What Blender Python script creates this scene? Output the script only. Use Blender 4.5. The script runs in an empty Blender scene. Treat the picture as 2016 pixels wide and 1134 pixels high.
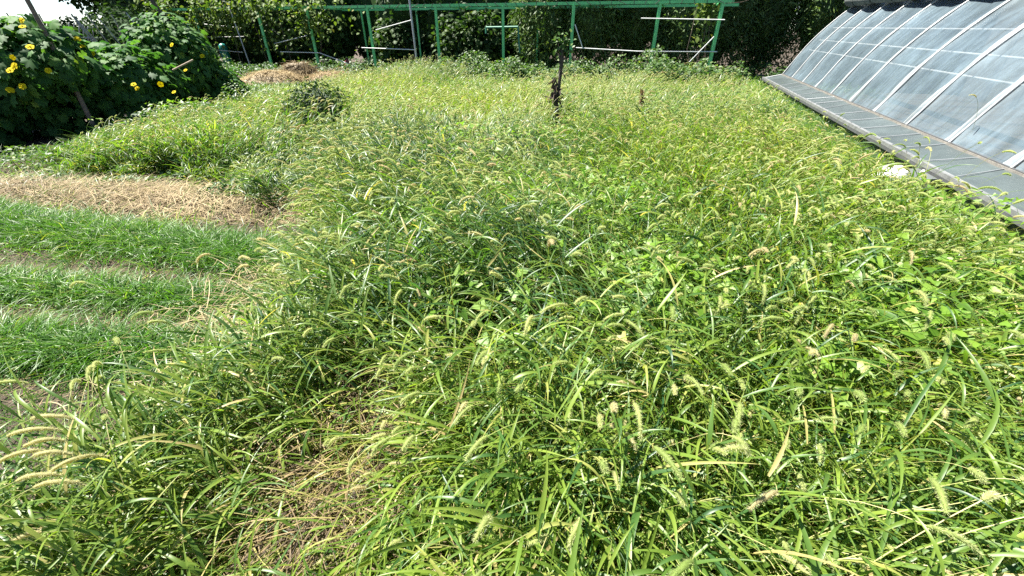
import bpy, math, numpy as np
from mathutils import Vector
R = math.radians
SC = bpy.context.scene
COL = SC.collection
rng = np.random.default_rng(11)

# ------------------------------------------------------------------ camera, sky, sun, exposure
CAM_H, PITCH, FPX = 1.6, R(32.07), 822.0
cd = bpy.data.cameras.new('camera'); cam = bpy.data.objects.new('camera', cd); COL.objects.link(cam)
cam.location = (0, 0, CAM_H); cam.rotation_euler = (math.pi / 2 - PITCH, 0, 0)
cd.sensor_width = 36.0; cd.lens = 36.0 * FPX / 2016.0; cd.clip_start = 0.02; cd.clip_end = 500
SC.camera = cam
SUN_AZ, SUN_EL = R(70), R(61)          # azimuth to the left of the view direction, elevation
w = bpy.data.worlds.new('World'); SC.world = w; w.use_nodes = True
nt = w.node_tree; nt.nodes.clear()
sky = nt.nodes.new('ShaderNodeTexSky'); sky.sky_type = 'NISHITA'; sky.sun_disc = False
sky.sun_elevation = SUN_EL; sky.sun_rotation = -SUN_AZ; sky.air_density = 0.7; sky.dust_density = 0.05; sky.ozone_density = 2.0
bg = nt.nodes.new('ShaderNodeBackground'); bg.inputs[1].default_value = 0.05
wo = nt.nodes.new('ShaderNodeOutputWorld')
nt.links.new(sky.outputs[0], bg.inputs[0]); nt.links.new(bg.outputs[0], wo.inputs[0])
sd = bpy.data.lights.new('sun', 'SUN'); sun = bpy.data.objects.new('sun', sd); COL.objects.link(sun)
sd.energy = 5.0; sd.angle = R(0.53); sd.color = (1.0, 0.95, 0.86)
sv = Vector((-math.sin(SUN_AZ) * math.cos(SUN_EL), math.cos(SUN_AZ) * math.cos(SUN_EL), math.sin(SUN_EL)))
sun.rotation_euler = sv.to_track_quat('Z', 'Y').to_euler()
SC.view_settings.view_transform = 'Standard'; SC.view_settings.look = 'None'
SC.view_settings.exposure = 2.05; SC.view_settings.gamma = 1.0
SC.cycles.max_bounces = 8; SC.cycles.diffuse_bounces = 3; SC.cycles.glossy_bounces = 2
SC.cycles.transmission_bounces = 5; SC.cycles.transparent_max_bounces = 12
SC.cycles.use_denoising = False; SC.cycles.sample_clamp_indirect = 4.0
SC.cycles.caustics_reflective = False; SC.cycles.caustics_refractive = False


def ray(x, y):
    X, Y = x - 1008, 567 - y
    return np.array((X, FPX * math.cos(PITCH) + Y * math.sin(PITCH), Y * math.cos(PITCH) - FPX * math.sin(PITCH)))


def atz(x, y, z):
    r = ray(x, y); t = (z - CAM_H) / r[2]
    return np.array((r[0] * t, r[1] * t, z))


def aty(x, y, D):
    r = ray(x, y); t = D / r[1]
    return np.array((r[0] * t, D, CAM_H + r[2] * t))


# ------------------------------------------------------------------ materials
def new_mat(name):
    m = bpy.data.materials.new(name); m.use_nodes = True
    n = m.node_tree; n.nodes.clear()
    o = n.nodes.new('ShaderNodeOutputMaterial')
    p = n.nodes.new('ShaderNodeBsdfPrincipled')
    n.links.new(p.outputs[0], o.inputs[0])
    return m, n, p, o


def ramp(n, stops):
    r = n.nodes.new('ShaderNodeValToRGB'); e = r.color_ramp.elements
    while len(e) < len(stops): e.new(0.5)
    for i, (pos, c) in enumerate(stops):
        e[i].position = pos; e[i].color = (*c, 1)
    return r


def leaf_mat(name, stops, trans=0.4, rough=0.42, spec=0.5, tmul=(1.3, 1.45, 0.5), mott=0.0, mscale=60):
    """thin leaf: glossy diffuse front plus light coming through; colour picked per leaf by the 'tint' attribute"""
    m, n, p, o = new_mat(name)
    at = n.nodes.new('ShaderNodeAttribute'); at.attribute_name = 'tint'
    r = ramp(n, stops)
    src = at.outputs['Fac']
    if mott:
        tc = n.nodes.new('ShaderNodeTexCoord'); nz = n.nodes.new('ShaderNodeTexNoise'); nz.inputs['Scale'].default_value = mscale
        n.links.new(tc.outputs['Object'], nz.inputs['Vector'])
        ma = n.nodes.new('ShaderNodeMath'); ma.operation = 'MULTIPLY_ADD'; ma.inputs[1].default_value = mott
        n.links.new(nz.outputs['Fac'], ma.inputs[0])
        sb = n.nodes.new('ShaderNodeMath'); sb.operation = 'SUBTRACT'; sb.inputs[1].default_value = mott * .5
        n.links.new(src, sb.inputs[0]); n.links.new(sb.outputs[0], ma.inputs[2]); src = ma.outputs[0]
    n.links.new(src, r.inputs[0])
    n.links.new(r.outputs[0], p.inputs['Base Color'])
    p.inputs['Roughness'].default_value = rough
    p.inputs['Specular IOR Level'].default_value = spec
    mu = n.nodes.new('ShaderNodeMix'); mu.data_type = 'RGBA'; mu.blend_type = 'MULTIPLY'; mu.inputs[0].default_value = 1
    mu.clamp_result = True
    n.links.new(r.outputs[0], mu.inputs[6]); mu.inputs[7].default_value = (*tmul, 1)
    tr = n.nodes.new('ShaderNodeBsdfTranslucent'); n.links.new(mu.outputs[2], tr.inputs[0])
    mx = n.nodes.new('ShaderNodeMixShader'); mx.inputs[0].default_value = trans
    n.links.new(p.outputs[0], mx.inputs[1]); n.links.new(tr.outputs[0], mx.inputs[2])
    n.links.new(mx.outputs[0], o.inputs[0])
    return m


def solid_mat(name, c, rough=0.6, metal=0.0, var=0.25, scale=8.0, bump=0.0, bscale=60, c2=None):
    m, n, p, o = new_mat(name)
    tc = n.nodes.new('ShaderNodeTexCoord'); nz = n.nodes.new('ShaderNodeTexNoise')
    nz.inputs['Scale'].default_value = scale; nz.inputs['Detail'].default_value = 6; nz.inputs['Roughness'].default_value = .65
    n.links.new(tc.outputs['Object'], nz.inputs['Vector'])
    c2 = c2 or tuple(v * (1 - var) for v in c)
    r = ramp(n, [(.3, c2), (.7, c)])
    n.links.new(nz.outputs['Fac'], r.inputs[0]); n.links.new(r.outputs[0], p.inputs['Base Color'])
    p.inputs['Roughness'].default_value = rough; p.inputs['Metallic'].default_value = metal
    if bump:
        b = n.nodes.new('ShaderNodeBump'); b.inputs['Strength'].default_value = bump; b.inputs['Distance'].default_value = .02
        n2 = n.nodes.new('ShaderNodeTexNoise'); n2.inputs['Scale'].default_value = bscale; n2.inputs['Detail'].default_value = 5
        n.links.new(tc.outputs['Object'], n2.inputs['Vector'])
        n.links.new(n2.outputs['Fac'], b.inputs['Height']); n.links.new(b.outputs[0], p.inputs['Normal'])
    return m


M = {}
M['blade'] = leaf_mat('grass_blade', [(0, (.026, .078, .026)), (.22, (.056, .128, .027)), (.5, (.122, .198, .028)),
                                      (.75, (.20, .275, .042)), (.88, (.30, .32, .085)), (1, (.46, .36, .17))], trans=.44, rough=.42, spec=.5)
M['stem'] = leaf_mat('grass_stem', [(0, (.09, .17, .035)), (.45, (.24, .29, .075)), (1, (.50, .44, .22))], trans=.25, rough=.5)
M['head'] = leaf_mat('foxtail_head', [(0, (.20, .28, .07)), (.6, (.36, .41, .15)), (.78, (.44, .41, .22)), (1, (.36, .29, .16))], trans=.5, rough=.6, spec=.2, tmul=(1.35, 1.3, .9))
M['bristle'] = leaf_mat('foxtail_bristle', [(0, (.42, .50, .20)), (.6, (.62, .65, .34)), (.78, (.70, .65, .44)), (1, (.52, .44, .28))], trans=.5, rough=.5, spec=.3, tmul=(1.3, 1.25, .9))
M['straw'] = leaf_mat('dry_straw', [(0, (.035, .024, .014)), (.35, (.10, .07, .036)), (.7, (.215, .155, .075)), (1, (.40, .31, .165))], trans=.2, rough=.6, spec=.3, tmul=(1.1, 1, .8))
M['wheat'] = leaf_mat('sprout_blade', [(0, (.024, .082, .014)), (.5, (.062, .160, .019)), (.85, (.13, .235, .032)), (1, (.32, .32, .09))], trans=.42, rough=.42, spec=.45)
M['bind'] = leaf_mat('bindweed_leaf', [(0, (.06, .14, .018)), (.5, (.125, .235, .024)), (.9, (.20, .32, .04)), (1, (.36, .36, .10))], trans=.45, rough=.45, spec=.4, mott=.2, mscale=80)
M['weed'] = leaf_mat('weed_leaf', [(0, (.026, .07, .018)), (.5, (.058, .12, .026)), (.9, (.11, .18, .038)), (1, (.22, .26, .08))], trans=.38, rough=.5, spec=.4)
M['luffa'] = leaf_mat('luffa_leaf', [(0, (.024, .075, .022)), (.5, (.055, .14, .034)), (.80, (.095, .19, .036)), (1, (.20, .29, .045))], trans=.4, rough=.62, spec=.22, mott=.35, mscale=25)
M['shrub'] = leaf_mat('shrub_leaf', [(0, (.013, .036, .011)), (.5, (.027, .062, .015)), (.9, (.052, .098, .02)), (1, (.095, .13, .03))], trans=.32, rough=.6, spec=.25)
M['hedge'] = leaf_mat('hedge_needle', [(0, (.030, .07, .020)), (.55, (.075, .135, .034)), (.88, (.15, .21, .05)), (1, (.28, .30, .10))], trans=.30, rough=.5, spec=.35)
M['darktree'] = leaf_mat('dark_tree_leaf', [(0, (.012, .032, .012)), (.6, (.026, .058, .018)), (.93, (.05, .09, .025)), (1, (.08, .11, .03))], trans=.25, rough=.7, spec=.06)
M['hay'] = leaf_mat('pale_hay', [(0, (.07, .048, .026)), (.35, (.16, .118, .06)), (.7, (.30, .23, .118)), (1, (.46, .37, .21))], trans=.2, rough=.6, spec=.3, tmul=(1.1, 1, .8))
M['grape'] = leaf_mat('trellis_vine_leaf', [(0, (.04, .085, .016)), (.5, (.085, .14, .024)), (.9, (.14, .195, .036)), (1, (.22, .21, .06))], trans=.36, rough=.6, spec=.25)
M['petal'] = leaf_mat('yellow_petal', [(0, (.60, .47, .006)), (1, (.66, .54, .012))], trans=.3, rough=.7, spec=.1, tmul=(1.1, 1.05, .4))
M['bark'] = solid_mat('dark_bark', (.10, .075, .055), .9, var=.5, scale=14, bump=.6)
M['pole'] = solid_mat('weathered_pole', (.20, .15, .12), .8, var=.45, scale=20, bump=.3)
M['stake'] = solid_mat('grey_bamboo', (.30, .29, .26), .7, var=.4, scale=10)
M['dead'] = solid_mat('dead_stalk', (.075, .06, .05), .9, var=.5, scale=30, bump=.4)
M['deadpale'] = solid_mat('dead_pale', (.42, .33, .24), .85, var=.45, scale=30)
M['green'] = solid_mat('green_steel', (.13, .54, .20), .45, var=.25, scale=5, bump=.05)
M['greend'] = solid_mat('aged_green_steel', (.04, .20, .12), .5, var=.3, scale=5)
M['wrap'] = solid_mat('black_tie', (.02, .03, .025), .7)
M['rail'] = solid_mat('pale_pipe', (.62, .63, .62), .4, var=.2, scale=6)
M['galv'] = solid_mat('galvanised_pipe', (.36, .38, .40), .45, metal=.4, var=.3, scale=9)
M['gh_rail'] = solid_mat('weathered_aluminium', (.26, .27, .27), .5, metal=.35, var=.45, scale=9, bump=.15)
M['gh_dark'] = solid_mat('dark_rail_side', (.10, .105, .11), .6, metal=.2, var=.4, scale=10)
M['gh_brown'] = solid_mat('dusty_rail', (.22, .205, .18), .8, var=.45, scale=16, bump=.2)
M['gh_rib'] = solid_mat('white_rib', (.42, .43, .43), .4, var=.12, scale=6)
M['wall'] = solid_mat('clay_wall', (.09, .082, .07), .9, var=.3, scale=4, bump=.4)
M['felt'] = solid_mat('grey_felt', (.13, .15, .145), .95, var=.45, scale=7, bump=.5, bscale=18)
M['board'] = solid_mat('grey_board', (.10, .112, .112), .6, var=.35, scale=6)
M['white'] = solid_mat('white_sheet', (.72, .71, .67), .6, var=.25, scale=12, bump=.3)
M['brick'] = solid_mat('red_brick', (.36, .12, .09), .9, var=.35, scale=18, bump=.4)
M['turq'] = solid_mat('turquoise_plastic', (.01, .19, .16), .4, var=.2, scale=4)
M['redcan'] = solid_mat('dull_red', (.22, .035, .03), .5, var=.35, scale=8)


def film_mat(name, milk, tone, wr, edge_off=0., rough=.28, spec=1.0):
    m, n, p, o = new_mat(name)
    tc = n.nodes.new('ShaderNodeTexCoord')
    mp = n.nodes.new('ShaderNodeMapping'); n.links.new(tc.outputs['UV'], mp.inputs[0]); mp.inputs['Scale'].default_value = (5, .9, 1)
    mp.inputs['Rotation'].default_value = (0, 0, .12)
    w1 = n.nodes.new('ShaderNodeTexNoise'); w1.inputs['Scale'].default_value = 1.6; w1.inputs['Detail'].default_value = 7; w1.inputs['Distortion'].default_value = 1.6
    n.links.new(mp.outputs[0], w1.inputs['Vector'])
    w2 = n.nodes.new('ShaderNodeTexNoise'); w2.inputs['Scale'].default_value = 1.5; w2.inputs['Detail'].default_value = 8; w2.inputs['Roughness'].default_value = .7
    n.links.new(tc.outputs['UV'], w2.inputs['Vector'])
    b = n.nodes.new('ShaderNodeBump'); b.inputs['Strength'].default_value = wr; b.inputs['Distance'].default_value = .05
    n.links.new(w1.outputs['Fac'], b.inputs['Height'])
    r = ramp(n, [(.32, tuple(v * .62 for v in tone)), (.5, tuple(v * .85 for v in tone)), (.72, tuple(v * 1.25 for v in tone))]); n.links.new(w2.outputs['Fac'], r.inputs[0])
    n.links.new(r.outputs[0], p.inputs['Base Color']); n.links.new(b.outputs[0], p.inputs['Normal'])
    p.inputs['Roughness'].default_value = rough; p.inputs['Specular IOR Level'].default_value = spec
    # dust and stretch marks change how milky the film is
    mr = n.nodes.new('ShaderNodeMapRange'); mr.inputs[1].default_value = .35; mr.inputs[2].default_value = .75
    mr.inputs[3].default_value = milk - .12; mr.inputs[4].default_value = milk + .12
    n.links.new(w1.outputs['Fac'], mr.inputs[0])
    if not edge_off:
        n.links.new(mr.outputs[0], p.inputs['Alpha']); return m
    # sheen of the film at each rib painted in: whiter, more opaque strip beside it
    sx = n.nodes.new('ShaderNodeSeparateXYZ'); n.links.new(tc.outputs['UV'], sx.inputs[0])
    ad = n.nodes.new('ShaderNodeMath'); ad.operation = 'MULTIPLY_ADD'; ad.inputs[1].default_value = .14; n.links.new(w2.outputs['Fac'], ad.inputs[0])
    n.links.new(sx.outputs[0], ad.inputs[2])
    of = n.nodes.new('ShaderNodeMath'); of.operation = 'ADD'; of.inputs[1].default_value = edge_off; n.links.new(ad.outputs[0], of.inputs[0])
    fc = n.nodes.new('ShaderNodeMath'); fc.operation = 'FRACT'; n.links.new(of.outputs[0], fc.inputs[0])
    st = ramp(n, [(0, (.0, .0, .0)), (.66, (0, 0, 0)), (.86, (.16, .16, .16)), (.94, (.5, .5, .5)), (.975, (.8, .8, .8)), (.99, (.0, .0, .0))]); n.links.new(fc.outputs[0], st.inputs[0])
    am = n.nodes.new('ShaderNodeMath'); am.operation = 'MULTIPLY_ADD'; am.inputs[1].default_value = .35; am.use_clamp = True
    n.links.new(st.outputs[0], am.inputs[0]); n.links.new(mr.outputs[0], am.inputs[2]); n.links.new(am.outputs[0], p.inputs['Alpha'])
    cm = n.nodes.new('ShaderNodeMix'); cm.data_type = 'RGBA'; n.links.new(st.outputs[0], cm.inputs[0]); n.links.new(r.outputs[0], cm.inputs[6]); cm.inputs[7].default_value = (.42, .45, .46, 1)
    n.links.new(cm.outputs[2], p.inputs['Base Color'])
    return m


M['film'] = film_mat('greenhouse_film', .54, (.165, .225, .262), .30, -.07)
M['skirtfilm'] = film_mat('skirt_film', 1.2, (.066, .084, .085), .01, rough=.42, spec=.5)


def ground_mat():
    m, n, p, o = new_mat('soil')
    tc = n.nodes.new('ShaderNodeTexCoord')
    a = n.nodes.new('ShaderNodeTexNoise'); a.inputs['Scale'].default_value = 1.4; a.inputs['Detail'].default_value = 9; a.inputs['Roughness'].default_value = .7
    b = n.nodes.new('ShaderNodeTexNoise'); b.inputs['Scale'].default_value = 34; b.inputs['Detail'].default_value = 8; b.inputs['Roughness'].default_value = .7
    for k in (a, b): n.links.new(tc.outputs['Object'], k.inputs['Vector'])
    r = ramp(n, [(.3, (.03, .022, .014)), (.55, (.068, .050, .032)), (.8, (.125, .097, .064))])
    ad = n.nodes.new('ShaderNodeMath'); ad.operation = 'MULTIPLY_ADD'; ad.inputs[1].default_value = .5
    hf = n.nodes.new('ShaderNodeMath'); hf.operation = 'MULTIPLY'; hf.inputs[1].default_value = .5
    n.links.new(b.outputs['Fac'], hf.inputs[0]); n.links.new(a.outputs['Fac'], ad.inputs[0]); n.links.new(hf.outputs[0], ad.inputs[2])
    n.links.new(ad.outputs[0], r.inputs[0]); n.links.new(r.outputs[0], p.inputs['Base Color'])
    bu = n.nodes.new('ShaderNodeBump'); bu.inputs['Strength'].default_value = 1; bu.inputs['Distance'].default_value = .03
    n.links.new(b.outputs['Fac'], bu.inputs['Height']); n.links.new(bu.outputs[0], p.inputs['Normal'])
    p.inputs['Roughness'].default_value = .95
    return m


M['soil'] = ground_mat()


# ------------------------------------------------------------------ mesh accumulator
class Acc:
    def __init__(s): s.v, s.t, s.q, s.r, s.qm, s.rm, s.n = [], [], [], [], [], [], 0

    def add(s, V, quads=None, tris=None, mat=0, tint=.5):
        V = np.asarray(V, float).reshape(-1, 3); k = len(V)
        s.v.append(V)
        s.t.append(np.broadcast_to(np.asarray(tint, float), (k,)).copy() if np.ndim(tint) < 2 else np.asarray(tint).reshape(-1))
        if quads is not None and len(quads):
            q = np.asarray(quads).reshape(-1, 4) + s.n; s.q.append(q); s.qm.append(np.full(len(q), mat))
        if tris is not None and len(tris):
            q = np.asarray(tris).reshape(-1, 3) + s.n; s.r.append(q); s.rm.append(np.full(len(q), mat))
        s.n += k

    def build(s, name, mats, parent=None, loc=None, smooth=True):
        V = np.concatenate(s.v); T = np.concatenate(s.t)
        Q = np.concatenate(s.q) if s.q else np.zeros((0, 4), int)
        Tr = np.concatenate(s.r) if s.r else np.zeros((0, 3), int)
        mi = np.concatenate(s.qm + s.rm).astype(np.int32)
        off = np.zeros(3)
        if parent is not None:
            root = parent
            while root.parent: root = root.parent
            off = np.array(root.location)
        elif loc is not None: off = np.array(loc, float)
        me = bpy.data.meshes.new(name)
        me.vertices.add(len(V)); me.vertices.foreach_set('co', (V - off).astype(np.float32).ravel())
        nl = Q.size + Tr.size
        me.loops.add(nl); me.loops.foreach_set('vertex_index', np.concatenate([Q.ravel(), Tr.ravel()]).astype(np.int32))
        nf = len(Q) + len(Tr)
        me.polygons.add(nf)
        st = np.concatenate([np.arange(len(Q)) * 4, Q.size + np.arange(len(Tr)) * 3]).astype(np.int32)
        me.polygons.foreach_set('loop_start', st)
        me.polygons.foreach_set('material_index', mi)
        me.polygons.foreach_set('use_smooth', np.full(nf, smooth))
        at = me.attributes.new('tint', 'FLOAT', 'POINT'); at.data.foreach_set('value', T.astype(np.float32))
        for m in (mats if isinstance(mats, (list, tuple)) else [mats]): me.materials.append(m)
        me.update(calc_edges=True)
        o = bpy.data.objects.new(name, me); COL.objects.link(o)
        if parent is not None: o.parent = parent
        else: o.location = off
        return o


def tag(o, label=None, cat=None, group=None, kind=None):
    if label: o['label'] = label
    if cat: o['category'] = cat
    if group: o['group'] = group
    if kind: o['kind'] = kind
    return o


def thing(name, label, cat, loc, group=None):
    o = bpy.data.objects.new(name, None); COL.objects.link(o); o.location = tuple(float(v) for v in loc)
    o.empty_display_size = .2
    return tag(o, label, cat, group)


def unit(v): return v / np.maximum(np.linalg.norm(v, axis=-1, keepdims=True), 1e-9)


def U(a, b, n): return rng.uniform(a, b, n)


def blades(acc, base, az, e0, e1, L, W, nseg, mat, tint, keel=.0, curve=1.0, bend=0., roll=0., prof='leaf', tip=.05):
    """curved ribbons: heading az, elevation running from e0 to e1; returns centre-line points (N, nseg+1, 3)"""
    N = len(base)
    B = lambda v: np.broadcast_to(np.asarray(v, float), (N,))
    az, e0, e1, L, W, bend, roll, tint = map(B, (az, e0, e1, L, W, bend, roll, tint))
    t = np.linspace(0, 1, nseg + 1); tm = (t[:-1] + t[1:]) / 2
    e = e0[:, None] + (e1 - e0)[:, None] * tm ** curve
    a = az[:, None] + bend[:, None] * tm
    d = np.stack([np.cos(e) * np.cos(a), np.cos(e) * np.sin(a), np.sin(e)], -1)
    P = np.concatenate([np.zeros((N, 1, 3)), np.cumsum(d * (L / nseg)[:, None, None], 1)], 1) + base[:, None, :]
    dv = np.concatenate([d[:, :1], (d[:, 1:] + d[:, :-1]) / 2, d[:, -1:]], 1)
    av = az[:, None] + bend[:, None] * t
    sd_ = np.stack([-np.sin(av), np.cos(av), np.zeros_like(av)], -1)
    nm = np.cross(dv, sd_); nm = unit(nm)
    rr = roll[:, None] * (.4 + .6 * t)
    S = sd_ * np.cos(rr)[..., None] + nm * np.sin(rr)[..., None]
    Nn = np.cross(dv, S)
    if prof == 'leaf': wp = np.clip(np.minimum(.55 + 1.6 * t, (1 - t) ** .75 * 1.35), tip, 1)
    elif prof == 'stem': wp = 1 - .45 * t
    else: wp = np.ones_like(t)
    h = (W[:, None] * wp * .5)[..., None]
    if keel:
        V = np.stack([P - S * h + Nn * h * keel, P, P + S * h + Nn * h * keel], 2); k = 3
    else:
        V = np.stack([P - S * h, P + S * h], 2); k = 2
    i = np.arange(nseg)[:, None] * k + np.arange(k - 1)[None]
    q = np.stack([i, i + 1, i + k + 1, i + k], -1).reshape(-1, 4)
    q = (np.arange(N)[:, None, None] * ((nseg + 1) * k) + q[None]).reshape(-1, 4)
    acc.add(V, quads=q, mat=mat, tint=np.repeat(tint, (nseg + 1) * k))
    return P, dv


def heads(acc, base, az, e0, arch, L, Rr, nbr, brl, brw, mat_core, mat_br, tint, rings=7, sides=6):
    """foxtail seed heads: an arched spindle with bristles"""
    N = len(base); t = np.linspace(0, 1, rings + 1); tm = (t[:-1] + t[1:]) / 2
    e = e0[:, None] - arch[:, None] * tm
    a = az[:, None]
    d = np.stack([np.cos(e) * np.cos(a), np.cos(e) * np.sin(a), np.sin(e)], -1)
    P = np.concatenate([np.zeros((N, 1, 3)), np.cumsum(d * (L / rings)[:, None, None], 1)], 1) + base[:, None, :]
    dv = np.concatenate([d[:, :1], (d[:, 1:] + d[:, :-1]) / 2, d[:, -1:]], 1)
    S = np.broadcast_to(np.stack([-np.sin(az), np.cos(az), 0 * az], -1)[:, None], dv.shape)
    Nn = np.cross(dv, S)
    pr = np.clip(np.sin(np.pi * (.12 + .85 * t)) ** .6, .15, 1) * (1 - .25 * t)
    th = np.arange(sides) / sides * 2 * np.pi
    c, s = np.cos(th), np.sin(th)
    bump = 1 + .18 * rng.standard_normal((N, rings + 1, sides))
    V = P[:, :, None, :] + (Rr[:, None, None] * pr[None, :, None] * bump)[..., None] * (S[:, :, None] * c[None, None, :, None] + Nn[:, :, None] * s[None, None, :, None])
    i = np.arange(rings)[:, None] * sides; j = np.arange(sides)[None]; jn = (j + 1) % sides
    q = np.stack([i + j, i + jn, i + sides + jn, i + sides + j], -1).reshape(-1, 4)
    q = (np.arange(N)[:, None, None] * ((rings + 1) * sides) + q[None]).reshape(-1, 4)
    acc.add(V, quads=q, mat=mat_core, tint=np.repeat(tint, (rings + 1) * sides))
    if nbr:
        k = rng.uniform(0, rings - 1e-3, (N, nbr)); ki = k.astype(int); f = (k - ki)[..., None]
        I = np.arange(N)[:, None]
        p = P[I, ki] * (1 - f) + P[I, ki + 1] * f
        dd = dv[I, ki]; ss = S[I, ki]; nn = Nn[I, ki]
        ph = rng.uniform(0, 2 * np.pi, (N, nbr))[..., None]
        rad = ss * np.cos(ph) + nn * np.sin(ph)
        rr = (Rr[:, None] * .8 * np.sin(np.pi * (.12 + .85 * k / rings)) ** .6 * (1 - .25 * k / rings))[..., None]
        p0 = p + rad * rr
        o = unit(rad * .9 + dd * rng.uniform(.25, .9, (N, nbr))[..., None] + .25 * rng.standard_normal((N, nbr, 3)))
        tipp = p0 + o * (brl * rng.uniform(.6, 1.25, (N, nbr)))[..., None]
        sw = unit(np.cross(o, rng.standard_normal((N, nbr, 3)))) * brw * .5
        V = np.stack([p0 - sw, p0 + sw, tipp], 2)
        acc.add(V, tris=np.arange(N * nbr * 3).reshape(-1, 3), mat=mat_br, tint=np.repeat(np.clip(np.repeat(tint, nbr) + .1 * rng.standard_normal(N * nbr), 0, 1), 3))
    return P


# leaf templates: x across, y along, z up; triangles
def T_oval(wd=.3, edge_off=.08, droop=.12):
    v = [(0, 0, 0), (-wd * .8, .3, edge_off), (-wd * .75, .65, edge_off * .6 - droop * .4), (0, 1, -droop), (wd * .75, .65, edge_off * .6 - droop * .4), (wd * .8, .3, edge_off), (0, .5, -droop * .2)]
    f = [(0, 6, 1), (1, 6, 2), (2, 6, 3), (3, 6, 4), (4, 6, 5), (5, 6, 0)]
    return np.array(v), np.array(f)


def T_needle(wd=.07):
    return np.array([(0, 0, 0), (-wd, .45, .01), (wd, .45, .01), (0, 1, -.05)]), np.array([(0, 2, 1), (1, 2, 3)])


def T_hast():
    v = [(0, .12, 0), (-.25, -.06, .02), (-.46, .06, .07), (-.24, .42, .08), (0, 1, -.10), (.24, .42, .08), (.46, .06, .07), (.25, -.06, .02), (0, .5, -.01)]
    f = [(0, 8, 1), (1, 8, 2), (2, 8, 3), (3, 8, 4), (4, 8, 5), (5, 8, 6), (6, 8, 7), (7, 8, 0)]
    return np.array(v), np.array(f)


def T_palm():
    """five-lobed leaf with a drooping rim"""
    pts = [(180, .12), (205, .50), (238, .60), (258, .50), (290, .72), (308, .58), (332, .84), (347, .70), (0, 1.0), (13, .70), (28, .84), (52, .58), (70, .72), (102, .50), (122, .60), (155, .50)]
    v = [(0, .36, .02)]
    for dg, r in pts:
        a = R(dg); v.append((math.sin(a) * r * .62, .36 + math.cos(a) * r * .62, .05 * math.cos(5 * a) - .22 * r * r))
    n = len(pts)
    f = [(0, 1 + i, 1 + (i + 1) % n) for i in range(n)]
    return np.array(v), np.array(f)


def leaves(acc, P, nrm, tipd, size, T, mat, tint):
    v, f = T; N = len(P)
    nrm = unit(nrm); x = unit(np.cross(tipd, nrm)); y = np.cross(nrm, x)
    V = P[:, None] + size[:, None, None] * (v[None, :, 0, None] * x[:, None] + v[None, :, 1, None] * y[:, None] + v[None, :, 2, None] * nrm[:, None])
    F = (np.arange(N)[:, None, None] * len(v) + f[None]).reshape(-1, 3)
    acc.add(V, tris=F, mat=mat, tint=np.repeat(tint, len(v)))


def bar(acc, p, q, r, sides=8, mat=0, r2=None, wob=0., n=1, cap=True, tint=.5, square=False):
    """tube (or square bar) from p to q, optionally tapering and wobbling"""
    p, q = np.array(p, float), np.array(q, float); r2 = r if r2 is None else r2
    d = unit(q - p); up = np.array((0, 0, 1.)) if abs(d[2]) < .9 else np.array((1., 0, 0))
    s = unit(np.cross(d, up)); u = np.cross(s, d)
    if square: sides = 4
    th = (np.arange(sides) + (.5 if square else 0)) / sides * 2 * np.pi
    k = 1.4142 if square else 1.0
    t = np.linspace(0, 1, n + 1)
    w = np.cumsum(rng.standard_normal((n + 1, 2)), 0) * wob
    C = p + (q - p) * t[:, None] + w[:, :1] * s + w[:, 1:] * u
    rr = (r + (r2 - r) * t) * k
    V = C[:, None] + rr[:, None, None] * (np.cos(th)[None, :, None] * s + np.sin(th)[None, :, None] * u)
    i = np.arange(n)[:, None] * sides; j = np.arange(sides)[None]; jn = (j + 1) % sides
    Q = np.stack([i + j, i + jn, i + sides + jn, i + sides + j], -1).reshape(-1, 4)
    if square:   # separate faces so that edges stay sharp under smooth shading
        Vq = V.reshape(-1, 3)[Q]; acc.add(Vq, quads=np.arange(len(Q) * 4).reshape(-1, 4), mat=mat, tint=tint)
    else:
        acc.add(V, quads=Q, mat=mat, tint=tint)
    if cap:
        for e, fl in ((0, -1), (n, 1)):
            R_ = V[e]; c0 = C[e]
            tr = [(sides, a, (a + 1) % sides)[::fl] for a in range(sides)]
            acc.add(np.vstack([R_, c0]), tris=tr, mat=mat, tint=tint)
    return C


def box(acc, c, ax, ay, az_, mat=0):
    """box with centre c and half-axis vectors"""
    c, ax, ay, az_ = (np.array(v, float) for v in (c, ax, ay, az_))
    for n, u, v in ((ax, ay, az_), (-ax, az_, ay), (ay, az_, ax), (-ay, ax, az_), (az_, ax, ay), (-az_, ay, ax)):
        acc.add([c + n - u - v, c + n + u - v, c + n + u + v, c + n - u + v], quads=[(0, 1, 2, 3)], mat=mat)


_ph = np.random.default_rng(3)
_K = [(_ph.uniform(.5, 1) * f, _ph.uniform(0, 6.28), _ph.uniform(0, 6.28), f) for f in (.5, .8, 1.3, 2.1, 3.4, 5.5) for _ in range(3)]


def noise2(x, y, off=0., s=1.):
    """smooth 0..1 field"""
    v = 0; tot = 0
    for k, a, p, f in _K:
        v = v + np.sin((x * math.cos(a + off) + y * math.sin(a + off)) * k * 2.2 * s + p + off * 3) / (f ** .6); tot += 1 / f ** .6
    return .5 + .5 * np.clip(v / tot * 1.9, -1, 1)


# ------------------------------------------------------------------ ground
acc = Acc()
acc.add([(-90, -40, 0), (90, -40, 0), (90, 160, 0), (-90, 160, 0)], quads=[(0, 1, 2, 3)])
tag(acc.build('ground', M['soil']), kind='structure')

# greenhouse frame of reference: s runs along the house, a across it
GD = np.array((.301, .954)); GN = np.array((.954, -.301))
def gp(a, s, z): return np.array((a * GN[0] + s * GD[0], a * GN[1] + s * GD[1], z))
def g_a(x, y): return x * GN[0] + y * GN[1]
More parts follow.
